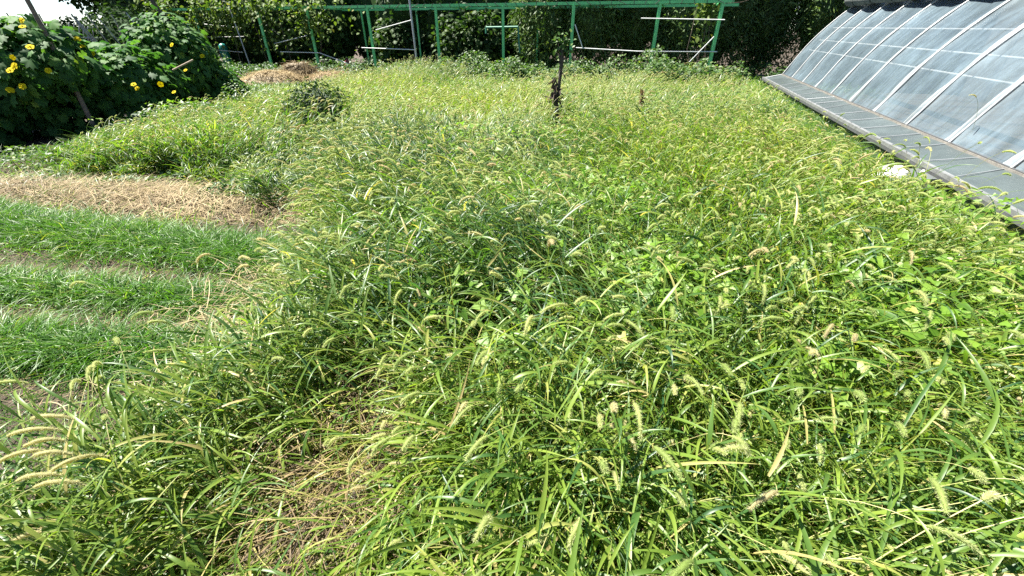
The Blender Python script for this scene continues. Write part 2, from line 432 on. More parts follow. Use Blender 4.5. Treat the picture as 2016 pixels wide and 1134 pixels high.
# trellis front line
TA, TB = np.array((-13.2, 19.1)), np.array((5.5, 12.65))
TD = unit(TB - TA); TNn = np.array((-TD[1], TD[0]))
def trellis_dist(x, y): return (x - TA[0]) * TNn[0] + (y - TA[1]) * TNn[1]   # <0: on the camera's side


# ------------------------------------------------------------------ foxtail meadow
XB = np.array([(-2, -3.6), (.5, -2.4), (.85, -1.45), (1.3, -1.28), (1.8, -1.22), (2.5, -1.25), (3.3, -1.42), (3.8, -1.75), (4.3, -2.05), (4.85, -3.6), (5.3, -5.6), (6.0, -6.4), (7.2, -6.7), (9, -6.6), (11, -7.2), (14, -8.6), (16, -9)])
def xb(y): return np.interp(y, XB[:, 0], XB[:, 1])


THATCH = [(-.66, 1.02, .37, .38), (-.58, 1.40, .20, .14)]
BIND = [(.22, 1.62, .62, .26, 1.), (.85, 1.95, .5, .34, 1.), (-.22, 1.62, .22, .2, .8), (2.1, 1.62, .6, .38, .8), (1.85, 2.1, .35, .25, .4),
        (.25, 5.7, .7, .55, .55), (.45, 3.0, .7, .6, .75), (-.3, 4.3, .5, .6, .4), (1.2, 1.25, .3, .25, .4), (1.6, 7.0, 1.2, .9, .2), (-.6, 2.6, .4, .35, .35), (.9, 3.9, .5, .5, .4), (2.6, 2.6, .6, .5, .35)]
def ell(x, y, e): return np.exp(-(((x - e[0]) / e[2]) ** 2 + ((y - e[1]) / e[3]) ** 2) ** 2)
def thatch(x, y): return np.clip(sum(ell(x, y, e) for e in THATCH), 0, 1)
def bindw(x, y): return np.clip(sum(ell(x, y, e) * e[4] for e in BIND), 0, 1)


def region(y0, y1, n_per_m2, edge=.12):
    """random points of the meadow between two distances, with a margin around the view"""
    x0, x1 = -10.5, 9.0
    n = int((x1 - x0) * (y1 - y0) * n_per_m2)
    x = U(x0, x1, n); y = U(y0, y1, n)
    k = (x > xb(y + np.where(y > 3.4, 1.3, .2) * (noise2(x, y, 3.8, 2.6) - .5)) + edge * (noise2(x, y, 1.3, 2) - .5) * 4) & (g_a(x, y) < 2.62 - .3 * noise2(x, y, 2.2, 1.6)) & (trellis_dist(x, y) < -.15) & (np.abs(x) < 1.08 * (y + 1.4) + 1.3)
    k &= ~((((x + 2.85) / .62) ** 2 + ((y - 6.3) / .85) ** 2) < 1) & ~((((x - .75) / .26) ** 2 + ((y - 6.4) / .95) ** 2) < 1)
    k &= ~((x > -8.6) & (x < -5.0) & (y > 13.4))
    return x[k], y[k]


def flow(x, y):
    return 2 * np.pi * noise2(x, y, 7.7, .45) * 1.3 - 1.9


def meadow(acc, y0, y1, dens, lod):
    x, y = region(y0, y1, dens)
    th = thatch(x, y); bw = bindw(x, y)
    keep = rng.random(len(x)) > np.maximum(th * .88, bw * .72)
    keep &= rng.random(len(x)) < .45 + .75 * noise2(x, y, .4, 1.6)
    x, y = x[keep], y[keep]; N = len(x); bw = bw[keep]
    left = np.clip((xb(y) + 2.2 - x) / 2.2, 0, 1) * (y > 4.3)          # lower weeds beside the vine
    rim = np.clip((2.75 - g_a(x, y)) / .7, .25, 1) * np.clip((x - xb(y) + .45) / .8, .55, 1) * (1 - .70 * ell(x, y, (-.60, .80, .54, .56)))    # lower towards the greenhouse and the bare strip
    rim = rim * (1 - .80 * ell(x, y, (4.25, 4.6, .6, .75))) * (1 - .6 * ell(x, y, (4.45, 3.75, .45, .4)))
    hm = (.55 + .75 * noise2(x, y, 5.0, 1.0)) * (1 - .42 * left) * (1 - .12 * bw) * rim * np.where((y > 9) & (x < -3.2), np.clip(1 - (-3.2 - x) / 2.2 * .55, .42, 1), 1)
    H = U(.44, .84, N) * hm * np.clip(1.08 - .035 * np.clip(y - 1.5, 0, 8), .78, 1)
    # lodging: neighbours lean the same way
    lean_az = flow(x, y) + .6 * rng.standard_normal(N)
    lean = np.clip(.35 + .75 * noise2(x, y, 9.1, .9) * (1 if lod == 0 else .75) + .22 * rng.standard_normal(N), .05, 1.45)
    e0 = R(88) - lean * .28; e1 = R(84) - lean * .95
    tnt = np.clip(.12 + .55 * noise2(x, y, 3.3, 1.1) + .17 * rng.standard_normal(N), 0, .86)
    base = np.stack([x, y, np.zeros(N)], 1)
    ns = (6, 5, 4)[lod]
    stt = np.clip(tnt * .9 + .55 * rng.random(N) ** 1.5, 0, 1)
    P, dv = blades(acc, base, lean_az, e0, e1, H, (.0030, .0034, .0042)[lod], ns, 1, stt, keel=.6, prof='stem', curve=1.2)
    nl = (6, 5, 4)[lod]
    for j in range(nl):
        f = np.clip((j + .6 + .5 * rng.random(N)) / nl * (.96 if lod else .92), .04, .97)
        k = f * ns; ki = np.minimum(k.astype(int), ns - 1); fr = (k - ki)[:, None]; I = np.arange(N)
        b = P[I, ki] * (1 - fr) + P[I, ki + 1] * fr
        az = lean_az + np.where(rng.random(N) < .62, 0, np.pi * (j % 2)) + .65 * rng.standard_normal(N)
        LL = U(.12, .32, N) * (1, 1.1, 1)[lod] * (1.1 - .35 * np.abs(f - .5) * 2); WW = U(.0055, .0138, N) * (1, 1.18, 1.45)[lod]
        el0 = R(66) - R(34) * rng.random(N); el1 = R(28) - R(85) * rng.random(N) ** 1.2
        tt = np.clip(tnt + .10 * rng.standard_normal(N), 0, .87)
        dry = rng.random(N) < np.where(f < .3, .30, .035); tt[dry] = U(.90, 1, dry.sum())
        blades(acc, b, az, el0, el1, LL, WW, (8, 5, 4)[lod], 0, tt, keel=(.28, .25, 0)[lod], curve=U(.8, 1.6, 1)[0], bend=.3 * rng.standard_normal(N), roll=.6 * rng.standard_normal(N))
    # seed heads
    band = np.exp(-((x + .4) / 1.7) ** 2 - ((y - 4.6) / 2.0) ** 2)
    ph = (np.array((.18, .62, .76)[lod]) + .42 * band) * (1 - .55 * left) * (1 - .35 * bw) * (.2 + 1.7 * noise2(x, y, 11., 1.5) ** 1.4)
    hs = rng.random(N) < ph; n = hs.sum()
    b = P[hs, -1]; el = np.arcsin(np.clip(dv[hs, -1, 2], -1, 1)); az = lean_az[hs]
    # peduncle carries the head above the leaves
    pl = U(.06, .20, n) * hm[hs]
    ht = np.where(rng.random(n) < .09, U(.76, .95, n), np.clip(.36 + .22 * rng.standard_normal(n), 0, .75))
    Pp, dp = blades(acc, b, az, el, el - R(15) - R(25) * rng.random(n), pl, .0018 * (1, 1.2, 1.7)[lod], 3, 1, stt[hs], keel=.6, prof='flat')
    el2 = np.arcsin(np.clip(dp[:, -1, 2], -1, 1))
    heads(acc, Pp[:, -1], az + .3 * rng.standard_normal(n), el2, R(30) + R(80) * rng.random(n), (.03 + .08 * rng.random(n) ** 1.3) * (.9, 1.05, 1.15)[lod], U(.0046, .0066, n) * (1, 1.1, 1.3)[lod],
          (420, 120, 34)[lod], .0072, (.0008, .0014, .0028)[lod], 2, 3, ht, rings=(8, 6, 5)[lod], sides=(6, 5, 4)[lod])


def understory(acc, y0, y1, dens, lod):
    """short basal blades and straw under the tall stems"""
    x, y = region(y0, y1, dens); N = len(x)
    th = thatch(x, y)
    base = np.stack([x, y, U(0, .12, N)], 1)
    dry = rng.random(N) < .40 + .6 * th
    tt = np.clip(.15 + .4 * noise2(x, y, 3.3, .7) + .14 * rng.standard_normal(N), 0, .85); tt[dry] = U(.9, 1, dry.sum())
    blades(acc, base, flow(x, y) + rng.standard_normal(N), np.where(dry, U(.1, .9, N), U(.5, 1.4, N)), np.where(dry, U(-.4, .5, N), U(-.9, .5, N)), U(.16, .42, N), np.where(dry, U(.002, .006, N), U(.005, .012, N)) * (1, 1.2, 1.5)[lod],
           (6, 4, 3)[lod], 0, tt, keel=(.25, 0, 0)[lod], bend=.6 * rng.standard_normal(N), roll=.8 * rng.standard_normal(N))


def rail_verge(acc):
    """low dark grass between the tall stems and the greenhouse rail, and over the far strip beyond the trellis"""
    s = U(1.5, 16, 16000); a = 2.98 - .75 * rng.random(16000) ** 1.3; s = np.where((s > 5.4) & (s < 6.7) & (rng.random(16000) < .8), s + 4, s)
    x = np.r_[a * GN[0] + s * GD[0]]; y = np.r_[-a * GN[0] * .3155 + s * GD[1]]
    n2 = 9000; t = rng.random(n2); o = U(-.4, 4.2, n2); x2 = TA[0] + (TB[0] + 4 - TA[0]) * t + TNn[0] * o; y2 = TA[1] + (TB[1] - 1.4 - TA[1]) * t + TNn[1] * o
    x = np.r_[x, x2]; y = np.r_[y, y2]; N = len(x); far = np.clip(y / 6, 1, 2.2)
    tt = np.clip(.28 + .3 * (noise2(x, y, 1.7, 1.4) - .5) + .18 * rng.standard_normal(N), 0, .95)
    blades(acc, np.stack([x, y, U(0, .10, N)], 1), U(0, 6.28, N), U(.7, 1.5, N), U(-1., .5, N), U(.12, .30, N) * np.where(np.arange(N) < 16000, 1, 1.7), U(.005, .010, N) * far, 4, 0, tt, bend=.6 * rng.standard_normal(N), roll=.8 * rng.standard_normal(N))


acc = Acc()
meadow(acc, -.5, 2.6, 820, 0); understory(acc, -.5, 2.6, 1500, 0)
meadow(acc, 2.6, 6.2, 480, 1); understory(acc, 2.6, 6.2, 600, 1)
meadow(acc, 6.2, 18.5, 240, 2); understory(acc, 6.2, 18.5, 200, 2)
rail_verge(acc)
tag(acc.build('foxtail_grass', [M['blade'], M['stem'], M['head'], M['bristle']]), 'tall yellow green foxtail grass with nodding seed heads filling the plot', 'grass', kind='stuff')

# dry thatch in the trampled hollow, loose straw elsewhere
acc = Acc()
n = 5200
k = rng.integers(0, 2, n); e = np.array(THATCH)[np.where(rng.random(n) < .75, 0, 1)]
x = e[:, 0] + e[:, 2] * 1.05 * rng.standard_normal(n) * .7; y = e[:, 1] + e[:, 3] * 1.05 * rng.standard_normal(n) * .7
az = np.arctan2(y - 1.05, x + .66) + .9 * rng.standard_normal(n)
blades(acc, np.stack([x, y, U(.01, .16, n)], 1), az, U(-.1, .6, n), U(-.5, .1, n), U(.10, .34, n), U(.002, .006, n), 5, 0, U(.0, .68, n), keel=.4, bend=.5 * rng.standard_normal(n))
n = 7000
x = U(-2.6, 4.6, n); y = U(.2, 4, n); kk = (x > xb(y) - .1) & (g_a(x, y) < 2.9); x, y = x[kk], y[kk]; n = len(x)
blades(acc, np.stack([x, y, U(.01, .22, n)], 1), U(0, 6.28, n), U(-.1, .5, n), U(-.4, .2, n), U(.10, .38, n), U(.002, .005, n), 4, 0, U(.2, 1, n), keel=.4, bend=.4 * rng.standard_normal(n))
tag(acc.build('straw_thatch', [M['straw']]), 'flattened brown dead grass lying in the hollow among green blades', 'dead grass', kind='stuff')

# ------------------------------------------------------------------ bindweed and clover among the grass
acc = Acc()
n = 90000
x = U(-7, 7, n); y = U(.3, 13, n)
pr = bindw(x, y) * np.where(y < 3.2, 1.0, .6) + .045 * (noise2(x, y, 4.4, 1.2) > .62) * (y > 1.2)
kk = (rng.random(n) < pr * .62 * np.clip(2.2 * noise2(x, y, 7.3, 3.2) - .3, 0, 1.3)) & (x > xb(y) + .2) & (g_a(x, y) < 2.25); x, y = x[kk], y[kk]
m = int(1); reps = 4
x = np.repeat(x, reps) + .09 * rng.standard_normal(len(x) * reps); y = np.repeat(y, reps) + .09 * rng.standard_normal(len(x)); n = len(x)
z = (.30 + .30 * noise2(x, y, 6.1, 1.3) + .14 * rng.random(n)) * np.where(y > 5, .82, 1.0)
nr = np.stack([.45 * rng.standard_normal(n) - .25, .45 * rng.standard_normal(n) - .1, np.ones(n)], 1)
az = U(0, 6.28, n); tp = np.stack([np.cos(az), np.sin(az), -.35 + 0 * az], 1)
leaves(acc, np.stack([x, y, z], 1), nr, tp, (.03 + .055 * rng.random(n) ** 1.4) * np.where(y > 5, 1.2, 1), T_hast(), 0, np.clip(.5 + .25 * rng.standard_normal(n), 0, 1))
kk = rng.random(n) < .5; xs, ys, zs = x[kk], y[kk], z[kk]; ns = len(xs)
blades(acc, np.stack([xs, ys, zs - .01], 1), U(0, 6.28, ns), U(-.9, .1, ns), U(-1.4, -.6, ns), U(.08, .2, ns), .0022, 4, 0, U(.3, .9, ns), keel=.4, prof='flat')
tag(acc.build('bindweed_leaves', [M['bind']]), 'light green arrow shaped bindweed leaves creeping over the foxtail grass', 'weeds', kind='stuff')

acc = Acc()          # low broad weeds: by the vine, on the straw strip and along the trellis foot
def weed_patch(cx, cy, rx, ry, h, n, size=(.03, .07), tm=.45):
    a = U(0, 6.28, n); r = np.sqrt(rng.random(n)); x = cx + rx * r * np.cos(a); y = cy + ry * r * np.sin(a)
    top = h * np.sqrt(np.clip(1 - r ** 2, .05, 1)) * (.6 + .7 * noise2(x, y, 2.7, 2.2))
    z = top * (1 - .55 * rng.random(n) ** 2)
    nr = np.stack([.6 * rng.standard_normal(n) - .2, .6 * rng.standard_normal(n) - .25, np.ones(n)], 1)
    b = U(0, 6.28, n); tp = np.stack([np.cos(b), np.sin(b), -.3 + 0 * b], 1)
    leaves(acc, np.stack([x, y, z], 1), nr, tp, U(*size, n), T_oval(.32), 0, np.clip(tm + .22 * rng.standard_normal(n), 0, 1))
for args in [(-6.3, 5.6, .6, .35, .2, 420), (-5.7, 4.9, .5, .25, .16, 260), (-6.9, 6.1, .4, .3, .2, 240), (-4.5, 4.75, .5, .22, .16, 300), (-2.2, 4.15, .3, .25, .2, 200), (-3.7, 4.85, .6, .2, .2, 350), (-4.9, 4.3, .25, .15, .12, 90), (-3.0, 4.35, .45, .22, .22, 550), (-2.6, 4.7, .3, .2, .2, 300), (-5.0, 5.5, .9, .35, .22, 700), (-3.6, 5.3, .9, .4, .3, 900), (-2.7, 5.4, .8, .5, .42, 900),
             (-5.9, 7.0, .35, .35, .5, 500, (.05, .11), .3), (-5.2, 7.6, 1.1, .8, .5, 1200), (-4.0, 6.6, 1.0, .8, .45, 1200), (-5.3, 9.4, .8, .6, .65, 900), (-1.9, 5.9, .8, .7, .5, 700)]:
    weed_patch(*args)
for i in range(30):
    t = i / 29; p = np.array((-1.9, 13.4)) * (1 - t) + np.array((5.3, 11.2)) * t
    weed_patch(p[0] + .3 * rng.standard_normal(), p[1] + .35 * rng.standard_normal(), .6, .5, U(.75, 1.05, 1)[0], 620, (.05, .10), .5)
for i in range(14):
    t = i / 13; p = np.array((-10.5, 17.0)) * (1 - t) + np.array((-2.4, 14.2)) * t
    weed_patch(p[0], p[1] + .3 * rng.standard_normal(), .65, .45, U(.35, .75, 1)[0], 330, (.05, .10), .35)
for i in range(22):
    t = i / 21; weed_patch(-8 + 19 * t, 18.6 - 3.2 * t + .3 * rng.standard_normal(), .9, .5, U(.35, .8, 1)[0], 260, (.07, .14), .3)
for s in np.arange(3.2, 15, .55):
    p = gp(2.55 + .08 * rng.standard_normal(), s, 0); weed_patch(p[0], p[1], .18, .25, U(.08, .22, 1)[0], 26 if 4.3 < s < 6.9 else 70, (.03, .06), .35)
tag(acc.build('broadleaf_weeds', [M['weed']]), 'mid green leafy weeds at the trellis foot and beside the straw strip', 'weeds', kind='stuff')

# ------------------------------------------------------------------ sprouted cereal rows on the bare strip
ROWS = [('topmost', (-6.6, 4.05), (-1.45, 2.80), .37, .24, .25), ('middle', (-6.2, 2.88), (-1.5, 2.25), .22, .15, .20), ('lowest', (-4.8, 1.93), (-1.62, 1.78), .24, .19, .24)]
for nm, p, q, hw, hw2, hh in ROWS:
    acc = Acc(); p, q = np.array(p), np.array(q); Ln = np.linalg.norm(q - p); d = (q - p) / Ln; nn = np.array((-d[1], d[0]))
    N = int(Ln * hw * 2 * 6200); s = U(0, Ln, N); c = np.clip(rng.standard_normal(N) * .52, -1.15, 1.15)
    hw_ = (hw + (hw2 - hw) * s / Ln) * (.6 + .75 * noise2(s * 1.5, 0 * s + hw * 9, 1.9, 2.6))
    x = p[0] + d[0] * s + nn[0] * c * hw_; y = p[1] + d[1] * s + nn[1] * c * hw_
    kk = rng.random(N) < .08 + 1.25 * noise2(x, y, 8.8, 3.4); x, y, c = x[kk], y[kk], c[kk]; N = len(x)
    tx, ty = np.round(x / .055), np.round(y / .055); jx = .5 * np.sin(tx * 12.9898 + ty * 78.233); jy = .5 * np.sin(tx * 39.346 + ty * 11.135)
    x = .62 * (tx + jx) * .055 + .38 * x; y = .62 * (ty + jy) * .055 + .38 * y            # tufts
    L = hh * U(.75, 1.5, N) * (1.05 - .4 * np.abs(c))
    tt = np.clip(.50 + .3 * (noise2(x, y, 2.0, 1.5) - .5) + .2 * rng.standard_normal(N), 0, .98)
    blades(acc, np.stack([x, y, 0 * x], 1), U(0, 6.28, N), U(.95, 1.5, N), U(-1.2, .4, N), L, U(.0045, .0085, N), 5, 0, tt, keel=.25, bend=.4 * rng.standard_normal(N), roll=.7 * rng.standard_normal(N))
    # stubble and litter round the row
    n = int(Ln * 420); s = U(0, Ln, n); c = U(-1.7, 1.7, n) * hw * .9
    x = p[0] + d[0] * s + nn[0] * c; y = p[1] + d[1] * s + nn[1] * c
    blades(acc, np.stack([x, y, U(.004, .02, n)], 1), U(0, 6.28, n), U(-.02, .25, n), U(-.15, .05, n), U(.04, .18, n), U(.002, .004, n), 3, 1, U(.2, 1, n), bend=.4 * rng.standard_normal(n))
    tag(acc.build('sprouted_grass', [M['wheat'], M['straw']]), 'bright green short sprouted grass, %s of the three strips on bare soil' % nm, 'grass', kind='stuff')

# sparse seedlings, litter and clods on the bare soil
acc = Acc()
n = 3600; x = U(-6.8, -1.2, n); y = U(.9, 4.4, n); kk = x < xb(y) + .15; x, y = x[kk], y[kk]; n = len(x)
blades(acc, np.stack([x, y, U(.003, .02, n)], 1), U(0, 6.28, n), U(-.03, .3, n), U(-.15, .05, n), U(.03, .2, n), U(.002, .005, n), 3, 0, U(.0, .8, n), bend=.4 * rng.standard_normal(n))
n = 22000; x = U(-5.5, -1.1, n); y = U(.9, 3.3, n); kk = (x < xb(y) + .2) & (rng.random(n) < noise2(x, y, 5.5, 3) * np.where(y < 1.75, 1.5, .35 + .6 * np.clip((x + 2.2) / .6, 0, 1))); x, y = x[kk], y[kk]; n = len(x)
blades(acc, np.stack([x, y, 0 * x], 1), U(0, 6.28, n), U(.6, 1.5, n), U(-.8, .6, n), U(.04, .13, n), U(.003, .006, n), 4, 1, np.clip(.5 + .25 * rng.standard_normal(n), 0, 1), roll=.6 * rng.standard_normal(n))
tag(acc.build('straw_litter', [M['straw'], M['wheat']]), 'scattered straw bits and tiny seedlings on the bare brown soil', 'litter', kind='stuff')
acc = Acc()
ico_v = np.array([(0, 0, 1), (.9, 0, .2), (.28, .85, .25), (-.72, .53, .2), (-.72, -.53, .25), (.28, -.85, .2), (.5, .4, -.6), (-.5, .3, -.6), (0, -.6, -.6)])
ico_f = np.array([(0, 1, 2), (0, 2, 3), (0, 3, 4), (0, 4, 5), (0, 5, 1), (1, 6, 2), (2, 6, 7), (2, 7, 3), (3, 7, 4), (4, 7, 8), (4, 8, 5), (5, 8, 1), (1, 8, 6)])
n = 2600; x = U(-7.5, -1.5, n); y = U(.9, 7.2, n); kk = (x < xb(y) + .1) & (noise2(x, y, 1.1, 3) > .35); x, y = x[kk], y[kk]; n = len(x)
sz = .006 + .016 * rng.random(n) ** 2.5
V = ico_v[None] * (1 + .25 * rng.standard_normal((n, 9, 1))) * sz[:, None, None] * np.array((1, 1, .7)) + np.stack([x, y, sz * .3], 1)[:, None]
acc.add(V, tris=(np.arange(n)[:, None, None] * 9 + ico_f[None]).reshape(-1, 3))
tag(acc.build('soil_clods', [M['soil']], smooth=False), 'small crumbly brown soil clods on the bare strip', 'soil', kind='stuff')

# mown hay strip
acc = Acc()
n = 16000; x = U(-6.0, -1.75, n); y = U(3.55, 5.2, n)
cen = 4.28 - .10 * (x + 3.8); dy = (y - cen) / (.40 + .15 * noise2(x, 0 * x, 2, 2))
kk = (np.abs(dy) < 1.05) & (rng.random(n) < .35 + .9 * noise2(x, y, 4.1, 2.2)) & (x < xb(y) + .35); x, y, dy = x[kk], y[kk], dy[kk]; n = len(x)
az = .35 * rng.standard_normal(n) * 3 + 3.0 * noise2(x, y, 6.6, 1.2)
blades(acc, np.stack([x, y, (.02 + .13 * rng.random(n)) * np.clip(1.1 - dy ** 2, .15, 1)], 1), az, U(-.15, .6, n), U(-.5, .15, n), U(.12, .36, n), U(.003, .007, n), 5, 0, np.clip(.05 + .85 * noise2(x, y, 3.9, 2.4) + .22 * rng.standard_normal(n), 0, 1), keel=.35, bend=.6 * rng.standard_normal(n))
n = 1500; x = -1.5 + .28 * rng.standard_normal(n); y = 2.3 + .42 * rng.standard_normal(n)
blades(acc, np.stack([x, y, U(.01, .12, n)], 1), U(0, 6.28, n), U(-.1, .8, n), U(-.5, .2, n), U(.1, .32, n), U(.003, .006, n), 5, 0, U(.35, 1, n), keel=.35, bend=.5 * rng.standard_normal(n))
n = 700; x = U(-6.9, -5.0, n); y = U(5.0, 6.9, n)
blades(acc, np.stack([x, y, U(.01, .06, n)], 1), U(0, 6.28, n), U(-.1, .5, n), U(-.4, .1, n), U(.1, .3, n), U(.003, .006, n), 4, 0, U(0, .7, n), keel=.35, bend=.4 * rng.standard_normal(n))
n = 9500; x = U(-7.2, -1.6, n); y = U(3.4, 6.2, n); kk = (x < xb(y) + .3) & (rng.random(n) < 1.9 * (noise2(x, y, 2.9, 3.0) - .33)); x, y = x[kk], y[kk]; n = len(x)
blades(acc, np.stack([x, y, 0 * x], 1), U(0, 6.28, n), U(.7, 1.5, n), U(-.9, .6, n), U(.10, .34, n), U(.004, .009, n), 5, 1, np.clip(.4 + .2 * rng.standard_normal(n), 0, .95), bend=.4 * rng.standard_normal(n), roll=.6 * rng.standard_normal(n))
tag(acc.build('mown_hay', [M['hay'], M['blade']]), 'pale brown mown hay strewn in a strip behind the sprouted rows', 'hay', kind='stuff')

# ------------------------------------------------------------------ greenhouse
PR = np.array([(3.45, .41), (3.93, 1.28), (4.6, 2.03), (5.4, 2.6), (6.3, 3.02), (7.2, 3.25)])
def prof(u):
    """arched cross-section, u in 0..1"""
    u = np.asarray(u, float); seg = np.r_[0, np.cumsum(np.linalg.norm(np.diff(PR, axis=0), axis=1))]; seg /= seg[-1]
    i = np.clip(np.searchsorted(seg, u, side='right') - 1, 0, len(PR) - 2); t = ((u - seg[i]) / (seg[i + 1] - seg[i]))[..., None]
    ext = np.vstack([2 * PR[0] - PR[1], PR, 2 * PR[-1] - PR[-2]])
    p0, p1, p2, p3 = ext[i], ext[i + 1], ext[i + 2], ext[i + 3]
    return .5 * ((2 * p1) + (-p0 + p2) * t + (2 * p0 - 5 * p1 + 4 * p2 - p3) * t ** 2 + (-p0 + 3 * p1 - 3 * p2 + p3) * t ** 3)
S_RIB = np.array([15.45 - 1.118 * i for i in range(17)])
S0, S1 = S_RIB[-1], S_RIB[0]
gh = thing('greenhouse', 'long arched plastic film greenhouse with white ribs along the meadow edge', 'greenhouse', gp(3.4, 8, 0))
def grid_mesh(acc, G, mat=0):
    nu, nv = G.shape[:2]
    i = np.arange(nu - 1)[:, None] * nv + np.arange(nv - 1)[None]
    acc.add(G, quads=np.stack([i, i + nv, i + nv + 1, i + 1], -1).reshape(-1, 4), mat=mat)
def set_uv(o, uv):
    me = o.data; l = me.uv_layers.new(name='UVMap'); vi = np.zeros(len(me.loops), np.int32); me.loops.foreach_get('vertex_index', vi)
    l.data.foreach_set('uv', uv[vi].astype(np.float32).ravel())
nb = 16; per = 22; nu = 70
sv_ = np.linspace(S0, S1, nb * per + 1); uu = np.linspace(0, 1, nu) ** 1.15
pp = prof(uu); dpp = np.gradient(pp, axis=0); nrmp = unit(np.stack([-dpp[:, 1], dpp[:, 0]], 1))
fr = ((sv_ - S0) / 1.118) % 1.0
bay = np.minimum(((sv_ - S0) / 1.118).astype(int), nb - 1)
bph = rng.uniform(0, 6.28, nb); bam = rng.uniform(.6, 1.3, nb)
SS, UU = np.meshgrid(sv_, np.arange(nu), indexing='ij'); uv_u = uu[UU]; FRR = fr[:, None] + 0 * uv_u
BP = bph[bay][:, None]; BA = bam[bay][:, None]
sag = .055 * BA * np.sin(np.pi * FRR) ** .75
pull = np.exp(-uv_u / .05)                                             # gathers fanning out where the film is clamped
sag = sag * (1 - pull * .6) + .012 * pull * np.sin(FRR * 34 + BP) + .008 * np.exp(-uv_u / .16) * np.sin(FRR * 21 - uv_u * 40 + BP * 2)
sag = sag + .006 * np.sin(FRR * 9 + uv_u * 26 + BP) + .004 * np.sin(FRR * 17 - uv_u * 38 + 2 * BP)
A2 = pp[UU, 0] + nrmp[UU, 0] * -sag; Z2 = pp[UU, 1] + nrmp[UU, 1] * -sag
G = np.stack([A2 * GN[0] + SS * GD[0], A2 * GN[1] + SS * GD[1], Z2], -1)
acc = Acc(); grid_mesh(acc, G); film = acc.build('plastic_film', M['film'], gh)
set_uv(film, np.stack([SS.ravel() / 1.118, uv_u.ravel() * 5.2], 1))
# each arch: white rib with a dark batten edge
for s in S_RIB:
    acc = Acc(); pts = [gp(p[0] + nn_[0] * .012, s, p[1] + nn_[1] * .012) for p, nn_ in zip(prof(np.linspace(0, 1, 26)), unit(np.stack([-np.gradient(prof(np.linspace(0, 1, 26))[:, 1]), np.gradient(prof(np.linspace(0, 1, 26))[:, 0])], 1)))]
    for a, b in zip(pts[:-1], pts[1:]):
        bar(acc, a, b, .013, 6, cap=False)
        bar(acc, a + np.r_[GD * .019, 0], b + np.r_[GD * .019, 0], .0055, 5, mat=1, cap=False)
    acc.build('rib', [M['gh_rib'], M['gh_dark']], gh)
for u in (.165, .225, .30):
    acc = Acc(); p = prof(np.array(u)); bar(acc, gp(p[0] + .10, S0, p[1] - .09), gp(p[0] + .10, S1, p[1] - .09), .014, 8); acc.build('purlin', M['gh_rib'], gh)
# skirt: sloping lower film between two rails
acc = Acc(); ns_ = 120; sk = np.linspace(S0, S1 + .02, ns_); tk = np.linspace(0, 1, 7)
Gs = np.zeros((ns_, 7, 3))
for j, t in enumerate(tk):
    a = 2.99 + t * .44; z = .31 + t * .085 - .012 * math.sin(math.pi * t)
    Gs[:, j] = np.stack([a * GN[0] + sk * GD[0], a * GN[1] + sk * GD[1], z + .005 * np.sin(sk * 9 + t * 5)], 1)
grid_mesh(acc, Gs); sf = acc.build('skirt_film', M['skirtfilm'], gh)
set_uv(sf, np.stack([np.repeat(sk, 7), np.tile(tk, ns_) * .5], 1))
for s in np.arange(S0 + .3, S1, .62):
    if rng.random() < .8:
        acc = Acc(); bar(acc, gp(2.99, s, .316), gp(3.43, s + .09 * rng.standard_normal(), .400), .005, 5); acc.build('skirt_strut', M['galv'], gh)
n3 = np.r_[GN, 0]; d3 = np.r_[GD, 0]; L2 = (S1 - S0) / 2; mid = (S0 + S1) / 2
acc = Acc(); box(acc, gp(2.965, mid, .305), d3 * (L2 + .05), n3 * .026, np.array((0, 0, .022))); box(acc, gp(2.958, mid, .262), d3 * (L2 + .05), n3 * .018, np.array((0, 0, .0195)), mat=1)
for s in np.arange(S0 + .2, S1, .37): bar(acc, gp(2.962, s, .325), gp(2.962, s, .334), .007, 6, mat=1)
acc.build('bottom_rail', [M['gh_rail'], M['gh_dark']], gh)
acc = Acc(); box(acc, gp(3.445, mid, .40), d3 * (L2 + .05), n3 * .022, np.array((0, 0, .018))); box(acc, gp(3.44, mid, .424), d3 * (L2 + .05), n3 * .010, np.array((0, 0, .004)), mat=1)
acc.build('upper_rail', [M['gh_brown'], M['gh_dark']], gh)
acc = Acc(); box(acc, gp(3.02, mid, .12), d3 * L2, n3 * .02, np.array((0, 0, .12))); acc.build('gap_shade_board', M['gh_dark'], gh)  # dark board stands in for the shadow gap beneath the bottom rail
acc = Acc(); box(acc, gp(8.1, mid, 1.25), d3 * (L2 + .1), n3 * .3, np.array((0, 0, 1.25))); acc.build('back_wall', M['wall'], gh)
acc = Acc(); box(acc, gp(7.78, mid, 2.97), d3 * (L2 + .15), unit(np.r_[GN, -.68]) * .72, np.cross(d3, unit(np.r_[GN, -.68])) * .05); acc.build('rear_roof', M['felt'], gh)
# end wall of film at the far and near end
for s in (S1 - .005, S0 + .005):
    acc = Acc(); u = prof(np.linspace(0, 1, 20)); u = np.vstack([u[:-1], [(7.84, 2.98)]]); top = [gp(p[0], s, p[1]) for p in u]; bot = [gp(p[0], s, .01) for p in u]
    grid_mesh(acc, np.array([bot, top])); o = acc.build('end_film', M['skirtfilm'], gh); set_uv(o, np.stack([np.tile(np.linspace(0, 3, 20), 2), np.repeat([0., 2.], 20)], 1))
for s in (S1, S0):
    acc = Acc(); bar(acc, gp(2.98, s + .02, .30), gp(3.45, s + .02, .405), .016, 6); acc.build('end_brace', M['gh_rib'], gh)

